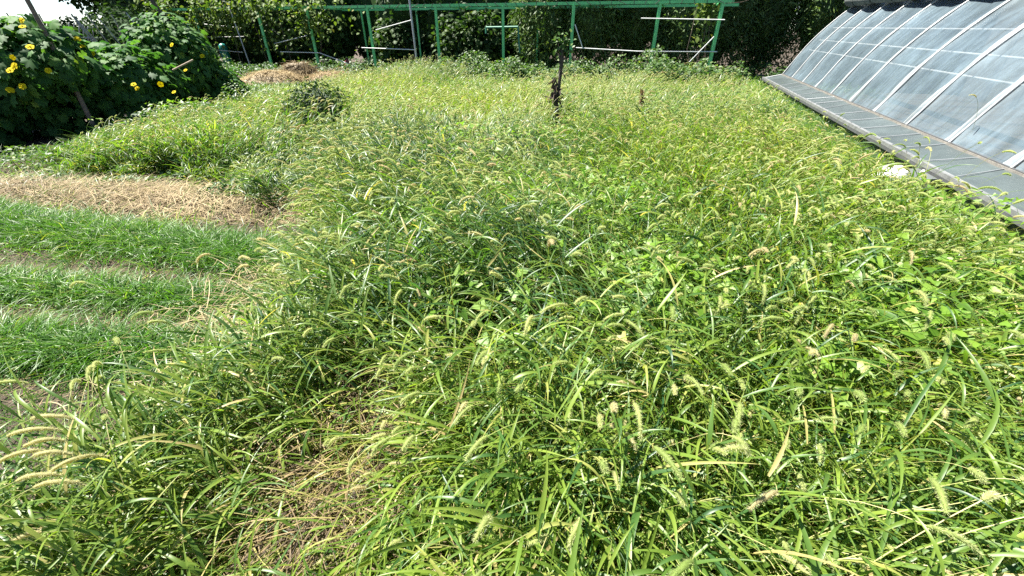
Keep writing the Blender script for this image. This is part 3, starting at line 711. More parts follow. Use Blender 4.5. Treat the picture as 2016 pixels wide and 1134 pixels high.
# rolled insulating blanket lying on the arch
pr_ = prof(np.array(.412)); cA, cZ = pr_[0] - .09, pr_[1] + .155
br = thing('insulation_roll', 'rolled dark grey insulating blanket lying along the top of the plastic arch', 'blanket', gp(cA, 8, cZ - .16))
acc = Acc(); ns_ = 160; sk = np.linspace(S0, S1 + .05, ns_); th = np.linspace(0, 2 * np.pi, 19)
rad = .155 * (1 + .06 * np.sin(sk * 3.1)[:, None] + .05 * rng.standard_normal((ns_, 1)) * .5 + .04 * np.sin(th[None] * 3 + sk[:, None] * 2))
Gx = np.stack([(cA + rad * np.cos(th)) * GN[0] + sk[:, None] * GD[0], (cA + rad * np.cos(th)) * GN[1] + sk[:, None] * GD[1], cZ + rad * np.sin(th)], -1)
grid_mesh(acc, Gx); acc.build('blanket', M['felt'], br)
for i, s in enumerate(np.arange(S0 + .5, S1, 1.118)):
    acc = Acc(); pts = [gp(cA + .170 * math.cos(a), s + .02 * math.sin(a * 2), cZ + .170 * math.sin(a)) for a in np.linspace(0, 2 * math.pi, 15)]
    for a, b in zip(pts[:-1], pts[1:]): bar(acc, a, b, .008, 5, cap=False)
    acc.build('strap', M['wrap'], br)
acc = Acc(); bar(acc, gp(cA, S1 + .02, cZ), gp(cA - .02, S1 + .34, cZ - .03), .05, 9, r2=.045); acc.build('roller_end', M['galv'], br)

# things at the greenhouse foot
bd = Acc(); c = atz(1790, 345, .24); box(bd, c, np.r_[GN, .15] * .15, d3 * .20, np.array((0, 0, .012)))
o = bd.build('board', M['board'], loc=(c[0], c[1], 0)); tag(o, 'grey flat board lying in the weeds beside the greenhouse rail', 'board')
bd = Acc(); p = atz(1800, 352, .17); q = atz(1818, 336, .30); bar(bd, p, q, .014, 8); o = bd.build('white_stick', M['rail'], loc=(c[0], c[1], 0)); tag(o, 'short white stick leaning from the grey board to the rail', 'stick')
def lump(cx, cy, cz, sx, sy, sz, m, name, label, cat, group=None, seed=0, flat=False):
    r = np.random.default_rng(seed); a = Acc(); nu_, nv_ = 14, 20; th_ = np.linspace(.02, np.pi - .02, nu_); ph_ = np.linspace(0, 2 * np.pi, nv_)
    T_, P_ = np.meshgrid(th_, ph_, indexing='ij'); f = 1 + .16 * np.sin(P_ * 2 + T_ * 3 + seed) + .10 * np.sin(P_ * 5 + seed * 2 + T_ * 4) + .06 * np.sin(P_ * 9 + T_ * 7)
    f[:, -1] = f[:, 0]
    G_ = np.stack([cx + sx * f * np.sin(T_) * np.cos(P_), cy + sy * f * np.sin(T_) * np.sin(P_), cz + sz * f * np.cos(T_)], -1)
    grid_mesh(a, G_); o = a.build(name, m, loc=(cx, cy, 0)); return tag(o, label, cat, group)
c = atz(1742, 362, .12); lump(c[0], c[1], .17, .24, .14, .13, M['white'], 'crumpled_sheet', 'crumpled white plastic sheet half hidden in grass beside the grey board', 'plastic sheet', seed=2)
c = atz(1975, 428, .12); lump(c[0], c[1], .09, .14, .10, .08, M['white'], 'torn_bag', 'torn white bag under the near end of the greenhouse rail', 'bag', seed=5)
bd = Acc(); c = atz(1928, 403, .14); box(bd, (c[0], c[1], .11), d3 * .10, n3 * .05, np.array((0, 0, .05))); bd2 = bd.build('brick', M['brick'], loc=(c[0], c[1], 0)); tag(bd2, 'red brick in the weeds under the greenhouse rail', 'brick')

# ------------------------------------------------------------------ green trellis
TZ = 2.14
posts_px = [(245, 30), (380, 20), (505, 15), (603, 13), (722, 11), (857, 9), (990, 8), (1130, 6), (1300, 4), (1424, 2)]
def on_line(px):
    """where the view ray over image column px crosses the trellis front line, at beam height"""
    lo, hi = -60., 60.
    y = 10.
    for _ in range(60):
        p = atz(px, y, TZ); dd = trellis_dist(p[0], p[1])
        # y smaller -> nearer for points above the eye
        if dd > 0: y -= .5 * abs(dd)
        else: y += .5 * abs(dd)
    return p
tr = thing('trellis', 'long green steel vine trellis with square posts and twin top beams', 'trellis', (TA[0], TA[1], 0))
fp = [on_line(px)[:2] for px, _ in posts_px]
BW = 2.5
beam0, beam1 = TA - TD * .3, TB + TD * .05
for off, ex in ((0, 0.), (BW, .35)):
    acc = Acc(); a = np.r_[beam0 + TNn * off, TZ]; b = np.r_[beam1 + TD * ex + TNn * off, TZ]
    bar(acc, a, b, .036, square=True); acc.build('top_beam', M['green'], tr)
    if off == 0:
        for t in np.arange(.3, np.linalg.norm(b - a), .30):
            acc = Acc(); c = a + np.r_[TD, 0] * t; k = .05 * rng.standard_normal()
            ring = [c + np.r_[TNn, 0] * sx * .042 + np.array((0, 0, sz * .042)) + np.r_[TD, 0] * k * sz for sx, sz in ((-1, -1), (-1, 1), (1, 1), (1, -1), (-1, -1))]
            for u_, v_ in zip(ring[:-1], ring[1:]): bar(acc, u_, v_, .007, 4, cap=False)
            acc.build('wire_tie', M['wrap'], tr)
for ip, p in enumerate(fp):
    acc = Acc(); bar(acc, (p[0], p[1], 0), (p[0], p[1], TZ - .037), .038, square=True); acc.build('post', M['green'], tr)
    q = p + TNn * BW + TD * .35
    if ip < 7:
        acc = Acc(); bar(acc, (q[0], q[1], 0), (q[0], q[1], TZ - .037), .030, square=True); acc.build('post', M['green'], tr)
    acc = Acc(); bar(acc, (p[0] + TNn[0] * .047, p[1] + TNn[1] * .047, TZ), (p[0] + TNn[0] * (BW - .05), p[1] + TNn[1] * (BW - .05), TZ), .024, square=True); acc.build('cross_beam', M['green'], tr)
def on_plane(px, py, off=0.):
    r = ray(px, py); den = r[0] * TNn[0] + r[1] * TNn[1]
    t = ((TA[0]) * TNn[0] + TA[1] * TNn[1] + off) / den
    return np.array((r[0] * t, r[1] * t, CAM_H + r[2] * t))
for (x0, y0), (x1, y1), off in [((712, 94), (818, 98), -.07), ((740, 59), (812, 39), -.07), ((552, 102), (628, 104), -.07), ((540, 86), (604, 70), -.07), ((629, 104), (703, 132), -.07), ((545, 133), (632, 132), -.07), ((632, 132), (702, 142), -.07),
                                ((1134, 94), (1255, 101), -.07), ((1255, 101), (1412, 102), -.08), ((1262, 36), (1427, 39), -.07), ((1357, 122), (1406, 72), -.09), ((1132, 48), (1147, 94), -.08),
                                ((400, 47), (475, 55), .4), ((400, 73), (480, 72), .3), ((421, 98), (478, 103), .3), ((385, 45), (420, 50), .3), ((470, 127), (500, 127), .3)]:
    acc = Acc(); bar(acc, on_plane(x0, y0, off), on_plane(x1, y1, off), .013 if off < 0 else .010, 8); acc.build('rail', M['rail'], tr)

def pole(px0, py0, px1, py1, off, r, m, name, label, cat, group=None, ground=True):
    a, b = on_plane(px0, py0, off), on_plane(px1, py1, off)
    if ground: b = b + (b - a) * max(0, b[2] / (a[2] - b[2]))
    if a[2] < 2.6 and ground: a = a + (a - b) * .0
    acc = Acc(); bar(acc, b, a + (a - b) * .06, r, 9); o = acc.build(name, m, loc=(b[0], b[1], 0)); return tag(o, label, cat, group)
pole(806, 0, 820, 115, -.25, .032, M['galv'], 'steel_pole', 'grey galvanised pole standing against the middle of the trellis', 'pole')
pole(453, 18, 492, 128, -.2, .022, M['galv'], 'steel_pole', 'thin grey pole in front of the vine covered end of the trellis', 'pole')
# small green frame behind the trellis
fr_ = thing('pipe_frame', 'small blue green pipe frame standing among shrubs behind the trellis', 'frame', on_plane(990, 110, 1.6) * (1, 1, 0))
for a, b in (((957, 54), (1020, 53)), ((957, 54), (957, 66)), ((1020, 53), (1023, 104))):
    acc = Acc(); bar(acc, on_plane(*a, 1.6), on_plane(*b, 1.6), .032, 8); acc.build('pipe', M['greend'], fr_)
# container and can
c = on_plane(441, 100, .9); c[2] = 0
bt = thing('barrel', 'turquoise domed plastic barrel half hidden by weeds under the vine end of the trellis', 'barrel', c)
acc = Acc(); th = np.linspace(0, 2 * np.pi, 25); zr = [(0, .13), (.08, .15), (.45, .165), (.82, .165), (.93, .15), (.99, .11), (1.02, .04), (1.022, .002)]
grid_mesh(acc, np.array([[(c[0] + r * math.cos(t), c[1] + r * math.sin(t), z) for t in th] for z, r in zr])); acc.build('body', M['turq'], bt)
acc = Acc(); acc2 = [(c[0] + .172 * math.cos(t), c[1] + .172 * math.sin(t), .78) for t in th]
for a, b in zip(acc2[:-1], acc2[1:]): bar(acc, a, b, .009, 5, cap=False)
acc.build('hoop', M['turq'], bt)
c = on_plane(687, 140, .5); c[2] = 0
bt = thing('oil_can', 'dull red can standing behind the straw heap below the trellis', 'can', c)
acc = Acc(); zr = [(0, .08), (.02, .11), (.34, .11), (.40, .09), (.46, .045), (.5, .04), (.5, .001)]
grid_mesh(acc, np.array([[(c[0] + r * math.cos(t), c[1] + r * math.sin(t), z + .12) for t in th] for z, r in zr])); acc.build('body', M['redcan'], bt)
acc = Acc(); bar(acc, (c[0], c[1], .62), (c[0], c[1], .65), .045, 10); acc.build('lid', M['wrap'], bt)

# straw heaps
def straw_heap(x0, y0, rx, ry, h, n, label, dark=0.):
    t = thing('straw_heap', label, 'straw heap', (x0, y0, 0), 'heaps of straw below the trellis'); a = Acc()
    gx, gy = np.meshgrid(np.linspace(-1, 1, 26), np.linspace(-1, 1, 22), indexing='ij'); rr = gx ** 2 + gy ** 2
    zz = h * np.clip(1 - rr, 0, 1) ** .7 * (.65 + .6 * noise2(gx * 2 + x0, gy * 2 + y0, 1.2, 1.6)) + .003
    grid_mesh(a, np.stack([x0 + gx * rx, y0 + gy * ry, zz], -1)); a.t[-1][:] = .55 - dark * .5; a.build('mound', M['hay'], t)
    a = Acc(); gxr, gyr = U(-1, 1, n), U(-1, 1, n); k = gxr ** 2 + gyr ** 2 < .95; gxr, gyr = gxr[k], gyr[k]; n = len(gxr)
    zz = h * np.clip(1 - gxr ** 2 - gyr ** 2, 0, 1) ** .7 * (.65 + .6 * noise2(gxr * 2 + x0, gyr * 2 + y0, 1.2, 1.6))
    blades(a, np.stack([x0 + gxr * rx, y0 + gyr * ry, zz + .01], 1), U(0, 6.28, n), U(-.3, .5, n), U(-.7, 0, n), U(.15, .45, n), U(.008, .018, n), 3, 0, np.clip(U(.45, 1, n) - dark, 0, 1), keel=.3, bend=.4 * rng.standard_normal(n))
    a.build('loose_straw', M['hay'], t)
straw_heap(-7.35, 14.3, 1.15, .8, .44, 2600, 'pale straw heap nearest the vine mound, broad and low')
straw_heap(-7.1, 15.6, .85, .5, .66, 1500, 'brown rounded straw heap around a green trellis post', .3)
straw_heap(-5.75, 14.9, 1.0, .7, .36, 1900, 'pale straw heap running into the foxtail grass')
straw_heap(-5.9, 16.0, .9, .45, .45, 1200, 'dark brown heap of straw and twigs behind the pale ones', .45)

# ------------------------------------------------------------------ plants made of leaves on branches
def crown_pts(n, c, r, shell=.55, jitter=.0, low=-.9, lumps=9, seed=0):
    """points in the outer part of a lumpy ellipsoid; returns points and outward directions"""
    g = np.random.default_rng(seed); d = unit(g.standard_normal((int(n * 1.6), 3))); d = d[d[:, 2] > low][:n]; n = len(d)
    ld = unit(g.standard_normal((lumps, 3))); la = g.uniform(.0, .32, lumps)
    f = .78 + (la[None] * np.exp(-((1 - d @ ld.T) / .22))).sum(1)
    rad = f * (1 - shell * g.random(n) ** 1.6)
    return np.array(c) + d * rad[:, None] * np.array(r) + jitter * g.standard_normal((n, 3)), d


def leafy(name, label, cat, base, cen, rad, n, size, T, mat, trunk_r, group=None, tint=(.45, .2), seed=0, shell=.6, flat=.5, core=None, boughs=7, low=-.9, bark='bark', parts=('trunk', 'crown')):
    t = thing(name, label, cat, base, group); g = np.random.default_rng(seed + 77)
    a = Acc(); top = np.array(cen) + (0, 0, rad[2] * .3)
    bar(a, base, top, trunk_r, 8, r2=trunk_r * .35, n=6, wob=trunk_r * .35)
    for i in range(boughs):
        f = g.uniform(.25, .9); p = np.array(base) * (1 - f) + top * f; d = unit(g.standard_normal(3)); d[2] = abs(d[2]) * .6 + .2
        bar(a, p, np.array(cen) + d * np.array(rad) * .75, trunk_r * .45, 6, r2=trunk_r * .1, n=4, wob=trunk_r * .3, cap=False)
    a.build(parts[0], M[bark], t)
    P, d = crown_pts(n, cen, rad, shell, .05, low=low, seed=seed); k = len(P); k0 = P[:, 2] > .03; P, d = P[k0], d[k0]; k = len(P)
    a = Acc()
    nr = d * (1 - flat) + np.array((0, 0, 1.)) * flat + .55 * g.standard_normal((k, 3))
    tp = d + .8 * g.standard_normal((k, 3)) + np.array((0, 0, -.45))
    if core:
        gu, gv = np.meshgrid(np.linspace(.05, np.pi - .05, 18), np.linspace(0, 2 * np.pi, 25), indexing='ij')
        kf = core * (1 + .12 * np.sin(gu * 5 + seed) * np.sin(gv * 4 + seed)); kf[:, -1] = kf[:, 0]
        C_ = np.stack([cen[0] + rad[0] * kf * np.sin(gu) * np.cos(gv), cen[1] + rad[1] * kf * np.sin(gu) * np.sin(gv), np.maximum(cen[2] + rad[2] * kf * np.cos(gu), .02)], -1)
        grid_mesh(a, C_); a.t[-1][:] = tint[0]
    clump = noise2(P[:, 0] * 2 + P[:, 2] * 1.7, P[:, 1] * 2 - P[:, 2] * 1.2, seed * .37, 1.6)
    leaves(a, P, nr, tp, g.uniform(*size, k), T, 0, np.clip(tint[0] + .35 * (clump - .5) + tint[1] * g.standard_normal(k), 0, 1))
    a.build(parts[1], M[mat], t)
    return t


# dark clipped hedge of narrow leaved evergreens on the right
where = ['behind the trellis beside the leafy shrubs', 'behind the green posts near the dead stake', 'behind the long upper white rail', 'behind the last green trellis post',
         'just past the trellis end', 'between trellis end and greenhouse', 'behind the far corner of the greenhouse', 'behind the greenhouse arch', 'showing least, hidden behind the plastic roof']
for i in range(9):
    x = 1.2 + i * 1.55; y = 17.4 - .06 * i + .25 * rng.standard_normal()
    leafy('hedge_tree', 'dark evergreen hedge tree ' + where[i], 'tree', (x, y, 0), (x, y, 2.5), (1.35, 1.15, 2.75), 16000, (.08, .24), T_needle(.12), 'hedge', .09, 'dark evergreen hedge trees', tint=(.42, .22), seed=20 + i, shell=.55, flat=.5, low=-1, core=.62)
where = ['beside the big tree at the corner', 'behind the leaning stakes', 'behind the right hump of the luffa vine', 'behind the vine covered trellis end', 'behind the turquoise barrel', 'behind the straw heaps',
         'behind the red can', 'behind the galvanised pole', 'left of the small pipe frame', 'around the small pipe frame', 'next to the dark evergreen hedge']
for i in range(11):
    x = -15.8 + i * 1.66; y = 21.6 - i * .24 + .3 * rng.standard_normal()
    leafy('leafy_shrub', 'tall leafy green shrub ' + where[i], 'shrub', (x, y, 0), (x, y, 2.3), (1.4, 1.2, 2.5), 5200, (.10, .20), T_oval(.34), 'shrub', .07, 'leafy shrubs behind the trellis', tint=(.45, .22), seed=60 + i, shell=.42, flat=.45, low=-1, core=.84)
for i, (x, y, hgt, lab) in enumerate([(-17.6, 19.5, 1.1, 'low shrub behind the stick fence'), (-19.4, 20.5, .85, 'low shrub behind the dark stake tips'), (-14.2, 18.2, 1.25, 'rounded shrub behind the luffa saddle'), (-21.6, 21, .8, 'low shrub behind the larger luffa mound'), (-24, 21.5, .85, 'low shrub far behind the luffa at the frame edge')]):
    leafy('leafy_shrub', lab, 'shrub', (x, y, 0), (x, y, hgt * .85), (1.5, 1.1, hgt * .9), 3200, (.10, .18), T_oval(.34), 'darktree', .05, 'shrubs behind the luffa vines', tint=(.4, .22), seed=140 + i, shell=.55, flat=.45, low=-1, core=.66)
# broad leaved saplings in front of the shrubs, under the trellis
for i, (px, lab) in enumerate(((905, 'broad leaved sapling under the trellis beside the grey pole'), (955, 'broad leaved sapling in front of the small pipe frame'), (640, 'bushy sapling under the trellis above the straw heaps'), (780, 'bushy sapling between the trellis posts left of the grey pole'))):
    p = on_plane(px, 100, 2.2 + .3 * (i % 2)); leafy('sapling', lab, 'sapling', (p[0], p[1], 0), (p[0], p[1], 1.05 + .15 * (i % 3)), (.95, .7, 1.0), 900, (.13, .24), T_palm(), 'shrub', .03, 'saplings under the trellis', tint=(.6, .2), seed=90 + i, shell=.75, flat=.6, low=-1)
# tree in the left corner, against the sky
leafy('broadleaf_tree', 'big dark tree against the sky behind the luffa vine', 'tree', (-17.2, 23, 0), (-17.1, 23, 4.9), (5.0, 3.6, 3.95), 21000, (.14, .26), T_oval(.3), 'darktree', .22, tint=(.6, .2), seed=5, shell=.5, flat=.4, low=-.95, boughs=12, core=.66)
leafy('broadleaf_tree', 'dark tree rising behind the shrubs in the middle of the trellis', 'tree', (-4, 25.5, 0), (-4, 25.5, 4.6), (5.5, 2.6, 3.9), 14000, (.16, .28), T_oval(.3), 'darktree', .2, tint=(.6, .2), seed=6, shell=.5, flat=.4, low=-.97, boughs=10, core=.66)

# climbing vines over the left end of the trellis
def climber(cx0, cx1, off, n, label, seed):
    p, q = on_plane(cx0, 20, off), on_plane(cx1, 16, off); t = thing('climbing_vine', label, 'vine', (p[0], p[1], 0), 'climbers on the trellis'); g = np.random.default_rng(seed)
    a = Acc(); prev = None
    a = Acc()
    for k in range(3):
        f = (k + .5) / 3; b = p * (1 - f) + q * f; b0 = b.copy(); b0[2] = 0; b[2] = TZ; a = Acc(); bar(a, b0, b, .014, 6, n=8, wob=.03, r2=.008)
        bar(a, b, b + np.r_[TD * g.uniform(-1.2, 1.2), .12], .007, 5, n=6, wob=.03, r2=.004)
        a.build('stem', M['bark'], t); a = Acc()
    f = g.random(n); P = p[None] * (1 - f)[:, None] + q[None] * f[:, None]
    hang = g.random(n) < .55; go = np.where(g.random(n) < .72, g.uniform(-.28, .18, n), g.uniform(-.1, 2.2, n))
    P[:, 2] = np.where(hang, TZ - .1 - g.gamma(1.3, .28, n), TZ - .08 + g.gamma(1.5, .16, n)) ; P[:, 0] += TNn[0] * go; P[:, 1] += TNn[1] * go
    kk = (P[:, 2] > .15) & (g.random(n) < -.45 + 2.0 * noise2(P[:, 0] * 1.5, P[:, 2] * 3, seed * .3, 1.8)); P = P[kk]; n = len(P)
    nr = np.array((-.2, -.4, .8)) + .6 * g.standard_normal((n, 3)); tp = np.array((0, -.3, -.8)) + .6 * g.standard_normal((n, 3))
    leaves(a, P, nr, tp, g.uniform(.09, .17, n), T_oval(.42), 0, np.clip(.5 + .22 * g.standard_normal(n), 0, 1)); a.build('foliage', M['grape'], t)
climber(210, 345, 0, 2600, 'yellow green climbing vine on the trellis corner by the big tree', 3)
climber(345, 470, 0, 2200, 'yellow green climbing vine hanging above the turquoise barrel', 4)
climber(470, 640, 0, 2600, 'yellow green climbing vine covering the trellis beam above the straw heaps', 5)
climber(1372, 1415, .3, 420, 'thin yellowish vine trailing down beside the last trellis posts', 8)

# dense little bush in the meadow
leafy('bush', 'rounded dark green bush in the foxtail grass before the straw heaps', 'bush', (-3.0, 6.95, 0), (-3.0, 6.95, .50), (.50, .44, .44), 5200, (.025, .055), T_oval(.34), 'shrub', .03, tint=(.22, .18), seed=14, shell=.8, flat=.4, low=-1, boughs=10, parts=('stem', 'foliage'))

# ------------------------------------------------------------------ luffa vines on poles at the left
POLE1 = np.array((-7.05, 7.42)); POLE2 = np.array((-7.05, 10.3))
ALLAX = []
def mound(t_, c, axes, seed, n, size, tint, flowers_px):
    """foliage shell over a lumpy mound; flowers are children set on its surface"""
    g = np.random.default_rng(seed); a = Acc(); ALLAX.extend(axes)
    for (cc, rr, nn_) in axes:
        P, d = crown_pts(nn_, cc, rr, .42, .04, low=-.75, lumps=10, seed=seed + int(cc[1] * 10)); k = P[:, 2] > .05; P, d = P[k], d[k]; m_ = len(P)
        nr = d * .75 + np.array((-.1, 0, .45)) + .35 * g.standard_normal((m_, 3)); tp = np.array((0, 0, -1.)) + .55 * g.standard_normal((m_, 3)) + d * .35
        leaves(a, P, nr, tp, g.uniform(*size, m_), T_palm(), 0, np.clip(tint + .22 * g.standard_normal(m_), 0, 1))
    fo = a.build('foliage', M['luffa'], t_)
    for cc, rr, nn_ in axes:
        for j in range(5):        # tendrils and runners
            d = unit(g.standard_normal(3)); d[2] = abs(d[2]); p = np.array(cc) + d * np.array(rr) * .9
            a = Acc(); q = p + np.array((g.uniform(-.4, .4), g.uniform(-.4, .4), g.uniform(.05, .35))); bar(a, p, q, .006, 5, r2=.002, n=7, wob=.02); a.build('tendril', M['stem'], t_)
    for px, py in flowers_px:
        r = unit(ray(px, py)); o = np.array((0, 0, CAM_H)); best = None
        for s in np.arange(4, 16, .03):
            p = o + r * s
            if any((((p - np.array(cc)) / (np.array(rr) * 1.0)) ** 2).sum() < 1 for cc, rr, _ in ALLAX): best = p; break
        if best is None: best = o + r * (np.linalg.norm(np.array(axes[0][0]) - o))
        a = Acc(); f = -r * .8 + np.array((-.25, 0, .5)) + .25 * g.standard_normal(3); f = unit(f); best = best - r * .30
        az0 = g.uniform(0, 6.28); x_ = unit(np.cross(f, (0, 0, 1.))); y_ = np.cross(x_, f); sz = g.uniform(.034, .05)
        V = np.array([(0, 0, 0), (-.42, .38, .10), (-.50, .80, .05), (-.2, 1.02, -.03), (.2, 1.0, .02), (.5, .78, .06), (.42, .36, .1)])
        for k in range(5):
            w_ = az0 + k * 1.2566; ca, sa = math.cos(w_), math.sin(w_)
            W_ = [best + sz * ((v[0] * ca - v[1] * sa) * x_ + (v[0] * sa + v[1] * ca) * y_ + v[2] * f) for v in V]
            a.add(W_, tris=[(0, i, i + 1) for i in range(1, 6)], tint=g.random())
        bar(a, best, best + f * .018, .008, 6)
        a.build('flower', M['petal'], t_)


vt = thing('luffa_vine', 'luffa vine mound heaped over a leaning pole, yellow flowers at its crest', 'vine', (-8.0, 6.9, 0))
mound(vt, None, [((-7.75, 7.5, 1.13), (.98, .95, .62), 1900), ((-8.3, 7.7, .6), (.95, 1.0, .72), 1500), ((-9.3, 7.5, .85), (1.2, 1.1, .88), 1700), ((-8.35, 6.5, .5), (.8, .8, .6), 900), ((-7.3, 8.7, .62), (.8, .95, .68), 1300), ((-11.0, 8.2, .85), (1.5, 1.3, .9), 1300)], 31, 0, (.13, .25), .38,
      [(42, 40), (44, 52), (152, 77), (162, 90), (183, 106), (25, 113), (28, 130), (20, 138), (95, 139), (44, 170), (20, 177), (59, 92)])
vt2 = thing('luffa_vine', 'smaller luffa vine hump beside the meadow, next to the trellis end', 'vine', (-6.9, 10.4, 0))
mound(vt2, None, [((-7.45, 10.3, .92), (.82, .9, .85), 2000), ((-8.3, 10.2, .6), (1.0, .8, .66), 1100), ((-6.95, 10.7, .45), (.62, .6, .52), 800)], 47, 0, (.12, .22), .45,
      [(338, 88), (398, 110), (365, 138), (263, 166), (270, 174), (316, 166), (342, 181), (348, 215)])
def wood_pole(px0, py0, px1, py1, D, r, label, m='pole', name='wooden_pole', up=.5, group=None):
    a, b = aty(px0, py0, D), aty(px1, py1, D); d = unit(a - b)
    b = b + (b - a) * max(0, b[2] / (a[2] - b[2])); ac = Acc(); bar(ac, b, a + d * up, r, 9, r2=r * .85, n=8, wob=r * .12)
    o = ac.build(name, M[m], loc=(b[0], b[1], 0)); return tag(o, label, 'pole', group)
wood_pole(75, 40, 193, 266, 7.3, .034, 'brown weathered wooden pole rising through the larger luffa mound', up=.9)
wood_pole(300, 5, 345, 66, 10.75, .045, 'dark brown wooden pole standing in the smaller luffa hump', m='bark', up=.9)
a_, b_ = aty(380, 118, 9.3), aty(340, 138, 9.1)
ac = Acc(); bar(ac, a_, b_, .016, 7); tag(ac.build('luffa_stick', M['deadpale'], loc=(b_[0], b_[1], 0)), 'short pale stick poking from the smaller luffa hump', 'stick')
# leaning bean stakes behind the vines
for i, (x0, y0, x1, y1, m, lab) in enumerate([(143, 32, 190, 92, 'stake', 'thick grey stake leaning over the saddle between the luffa mounds, first of the row'), (153, 40, 218, 112, 'stake', 'grey stake leaning beside the thickest one behind the luffa'),
                                          (172, 30, 215, 88, 'stake', 'thin grey stake leaning before the dark tree'), (194, 34, 242, 92, 'stake', 'long thin grey stake leaning past the dark tree'), (233, 55, 255, 116, 'deadpale', 'pale tan stake standing steeply in the luffa saddle'),
                                          (222, 33, 236, 56, 'stake', 'short thin stake under the climbing vine'), (252, 30, 288, 75, 'galv', 'pale steel stake leaning beside the green trellis corner post'), (272, 38, 300, 68, 'stake', 'slender grey stake between steel stake and brown pole')]):
    wood_pole(x0, y0, x1, y1, 11.5 + .25 * (i % 3), .020 if i < 2 else .013, lab, m=m, name='bean_stake', up=.05, group='leaning bean stakes')
for i, (x, y) in enumerate([(60, 30), (14, 29), (78, 31), (8, 38)]):
    wood_pole(x, y, x + 9 + i % 2 * 2, y + 16, 9.6, .013, ['dark stake tip against the sky just past the brown pole', 'dark stake tip against the sky near the frame edge', 'dark stake tip between brown pole and tree', 'dark stake tip lowest against the sky'][i], m='bark', name='bean_stake', up=.03, group='dark stakes against the sky')
fe = thing('stick_fence', 'low fence of thin upright grey sticks far behind the luffa vine', 'fence', aty(155, 80, 17) * (1, 1, 0))
for x in (127, 136, 146, 156, 164, 173, 183):
    y0 = 42 + 6 * rng.random() + abs(x - 146) * .25; a, b = aty(x, y0, 17), aty(x + 1, 85, 17); b = b + (b - a) * max(0, b[2] / (a[2] - b[2])) ; ac = Acc(); bar(ac, b, a, .018, 6); ac.build('upright', M['galv'], fe)
ac = Acc(); bar(ac, aty(120, 72, 16.96), aty(194, 75, 16.96), .016, 6); ac.build('crossbar', M['galv'], fe)

# ------------------------------------------------------------------ dead stake with sprig, dry stalks
b = atz(1096, 226, .36); b[2] = 0; D = b[1]
st = thing('dead_sapling', 'dead dark sapling stem with dry hanging leaves and a green sprig on top', 'sapling', b)
pts = [aty(x, y, D) for x, y in ((1096, 226), (1097, 190), (1101, 150), (1104, 115), (1107, 95))]; pts = [b] + pts
ac = Acc()
for i, (p, q) in enumerate(zip(pts[:-1], pts[1:])): bar(ac, p, q, .029 + .006 * math.sin(i * 2), 8, n=3, wob=.006, r2=.029 + .006 * math.sin(i * 2 + 2))
bar(ac, pts[-1], aty(1116, 70, D), .012, 6, r2=.004, n=3, wob=.006); bar(ac, pts[-2], aty(1101, 85, D), .010, 6, r2=.004, n=3, wob=.005); bar(ac, aty(1098, 172, D), aty(1088, 186, D), .012, 6)
ac.build('stem', M['dead'], st)
ac = Acc(); n = 44; P = np.array([aty(1094 + 6 * g0, 150 + 46 * g1, D) for g0, g1 in zip(rng.standard_normal(n) * .5, rng.random(n))])
leaves(ac, P, rng.standard_normal((n, 3)) + np.array((-.5, -.8, .2)), np.array((-.15, 0, -1.)) + .2 * rng.standard_normal((n, 3)), U(.10, .22, n), T_oval(.13, .1, .2), 0, U(0, .3, n))
n = 26; P = np.array([aty(1104 + 5 * g0, 95 + 70 * g1, D) for g0, g1 in zip(rng.standard_normal(n) * .5, rng.random(n))]); leaves(ac, P, rng.standard_normal((n, 3)), np.array((0, 0, -1.)) + .5 * rng.standard_normal((n, 3)), U(.05, .11, n), T_oval(.16), 0, U(0, .5, n))
ac.build('dry_leaves', leaf_mat('withered_leaf', [(0, (.04, .032, .026)), (1, (.30, .24, .18))], trans=.1, rough=.8, spec=.1, tmul=(1, 1, 1)), st)
ac = Acc(); n = 70; P = np.array([aty(1110 + 9 * g0, 88 + 16 * g1, D) for g0, g1 in zip(rng.standard_normal(n), rng.standard_normal(n) * .8)])
leaves(ac, P, np.array((-.3, -.5, .8)) + .6 * rng.standard_normal((n, 3)), rng.standard_normal((n, 3)), U(.05, .09, n), T_oval(.36), 0, np.clip(.6 + .2 * rng.standard_normal(n), 0, 1)); bar(ac, aty(1103, 102, D), aty(1117, 72, D), .005, 5); bar(ac, aty(1118, 96, D), aty(1101, 84, D), .005, 5); ac.build('sprig', M['weed'], st)
b = atz(1131, 140, .5); D2 = b[1]; b[2] = 0
ac = Acc(); bar(ac, b, aty(1131, 132, D2), .02, 7, n=3, wob=.004); bar(ac, aty(1131, 132, D2), aty(1130, 95, D2), .018, 7, r2=.008, n=4, wob=.008)
n = 40; P = np.array([aty(1132 + 4 * g0, 118 + 10 * g0b, D2) for g0, g0b in zip(rng.standard_normal(n), rng.standard_normal(n))]); leaves(ac, P, rng.standard_normal((n, 3)), np.array((0, 0, -1.)) + .3 * rng.standard_normal((n, 3)), U(.08, .16, n), T_oval(.18), 1, U(0, .4, n))
tag(ac.build('withered_weed', [M['dead'], bpy.data.materials['withered_leaf']], loc=b), 'short withered brown stem in the weeds below the trellis, beyond the dead sapling', 'dead stem')
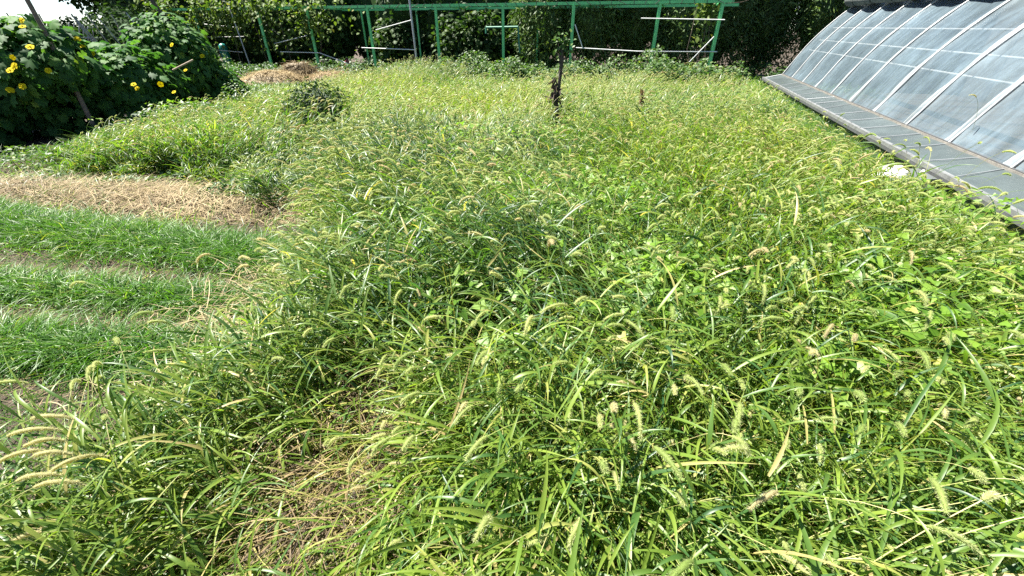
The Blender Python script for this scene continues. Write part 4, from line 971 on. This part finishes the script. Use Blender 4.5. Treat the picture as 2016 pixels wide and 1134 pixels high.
def dry_stalk(px, py, qx, qy, zq, label, hd=True):
    q = atz(qx, qy, zq); D = q[1]; p = aty(px, py, D); b = q + (q - p) * (q[2] / max(p[2] - q[2], .1)); b[2] = 0
    t = thing('dry_stalk', label, 'dry stalk', b); ac = Acc(); bar(ac, b, p, .008, 6, r2=.004, n=8, wob=.003); ac.build('stem', M['deadpale'], t)
    ac = Acc(); n = 46; f = rng.random(n); P = p[None] * (1 - f)[:, None] * 1. + (p + (q - p) * .55)[None] * f[:, None]
    leaves(ac, P, rng.standard_normal((n, 3)), (p - q)[None] + .12 * rng.standard_normal((n, 3)), U(.04, .10, n), T_oval(.22, .1), 0, U(.3, 1, n)); ac.build('seed_head', M['straw'], t)
dry_stalk(1266, 180, 1257, 225, .42, 'pale dry seed stalk standing in the grass beyond the dead sapling')

# ------------------------------------------------------------------ single foxtails that stand out
FOX = [(145, 552, .50, 2.9, 'pale foxtail arching alone over the middle sprouted strip', None), (312, 626, .46, .1, 'pale foxtail nodding over the lowest sprouted strip beside the meadow', None), (182, 706, .48, 2.4, 'short fat foxtail over the near edge of the lowest strip', None),
       (140, 742, .46, 2.6, 'pale foxtail hanging over the bare soil strip', None), (14, 745, .5, .0, 'pale foxtail lying level at the frame edge over bare soil', None), (1915, 188, .95, 3.2, 'tan foxtail arching in front of the greenhouse plastic', None),
       (1980, 378, .78, .8, 'green foxtail leaning over the skirt film of the greenhouse', None), (1830, 290, .86, .9, 'dry bent foxtail stalk crossing the greenhouse rail', None), (1662, 296, .78, 2., 'bushy pale foxtail in front of the greenhouse rail', None), (1350, 288, .80, 2.9, 'large pale foxtail arching above the middle of the meadow', None), (1408, 288, .80, .2, 'large pale foxtail arching beside its twin in the middle of the meadow', None)]
for i, (x, y) in enumerate(((96, 812), (60, 838), (84, 858), (98, 884), (40, 882), (150, 890), (70, 930), (110, 940))):
    FOX.append((x, y, .62, .3 + .25 * (i % 3), 'brownish foxtail head sweeping over the bare soil in the corner cluster', 'corner cluster of foxtail heads'))
for px, py, z, dr, lab, grp in FOX:
    c = atz(px, py, z); az = dr + .25 * rng.standard_normal(); el = R(25) + R(20) * rng.random(); arch = R(60) + R(35) * rng.random(); Lh = U(.085, .13, 1)[0]
    hb = c - np.array((math.cos(az), math.sin(az), .35)) * Lh * .5
    b = np.array((hb[0] - math.cos(az) * .28 - .05, hb[1] - math.sin(az) * .28, 0.))
    t = thing('foxtail', lab, 'grass stalk', b, grp); ac = Acc(); tt = np.linspace(0, 1, 13)[:, None]
    ctrl = b + np.array((math.cos(az) * .03, math.sin(az) * .03, z * .8)); pts = (1 - tt) ** 2 * b + 2 * tt * (1 - tt) * ctrl + tt ** 2 * hb
    for p, q in zip(pts[:-1], pts[1:]): bar(ac, p, q, .0013, 5, cap=False, tint=.6)
    ac.build('stem', M['stem'], t); ac = Acc(); dl = pts[-1] - pts[-2]; el = math.asin(dl[2] / np.linalg.norm(dl))
    dry = grp is not None or 'tan' in lab or 'dry' in lab
    heads(ac, hb[None], np.array([az]), np.array([el]), np.array([arch]), np.array([Lh]), np.array([.0062]), 520, .0075, .0007, 0, 1, np.array([.74 if dry else .5]), rings=12, sides=8)
    ac.build('seed_head', [M['head'], M['bristle']], t)
# yellow flower by the meadow edge
c = atz(437, 652, .30); t = thing('wildflower', 'single small yellow flower at the edge of the tall grass', 'flower', (c[0], c[1], 0)); ac = Acc(); bar(ac, (c[0], c[1], 0), c, .002, 5, n=5, wob=.004); ac.build('stem', M['stem'], t)
ac = Acc(); n = 9; a = np.arange(n) / n * 6.28; leaves(ac, np.repeat(c[None], n, 0), np.stack([.3 * np.cos(a), .3 * np.sin(a) - .2, 1 + 0 * a], 1), np.stack([np.cos(a), np.sin(a), .2 + 0 * a], 1), np.full(n, .017), T_oval(.4), 0, U(0, 1, n)); ac.build('petals', M['petal'], t)
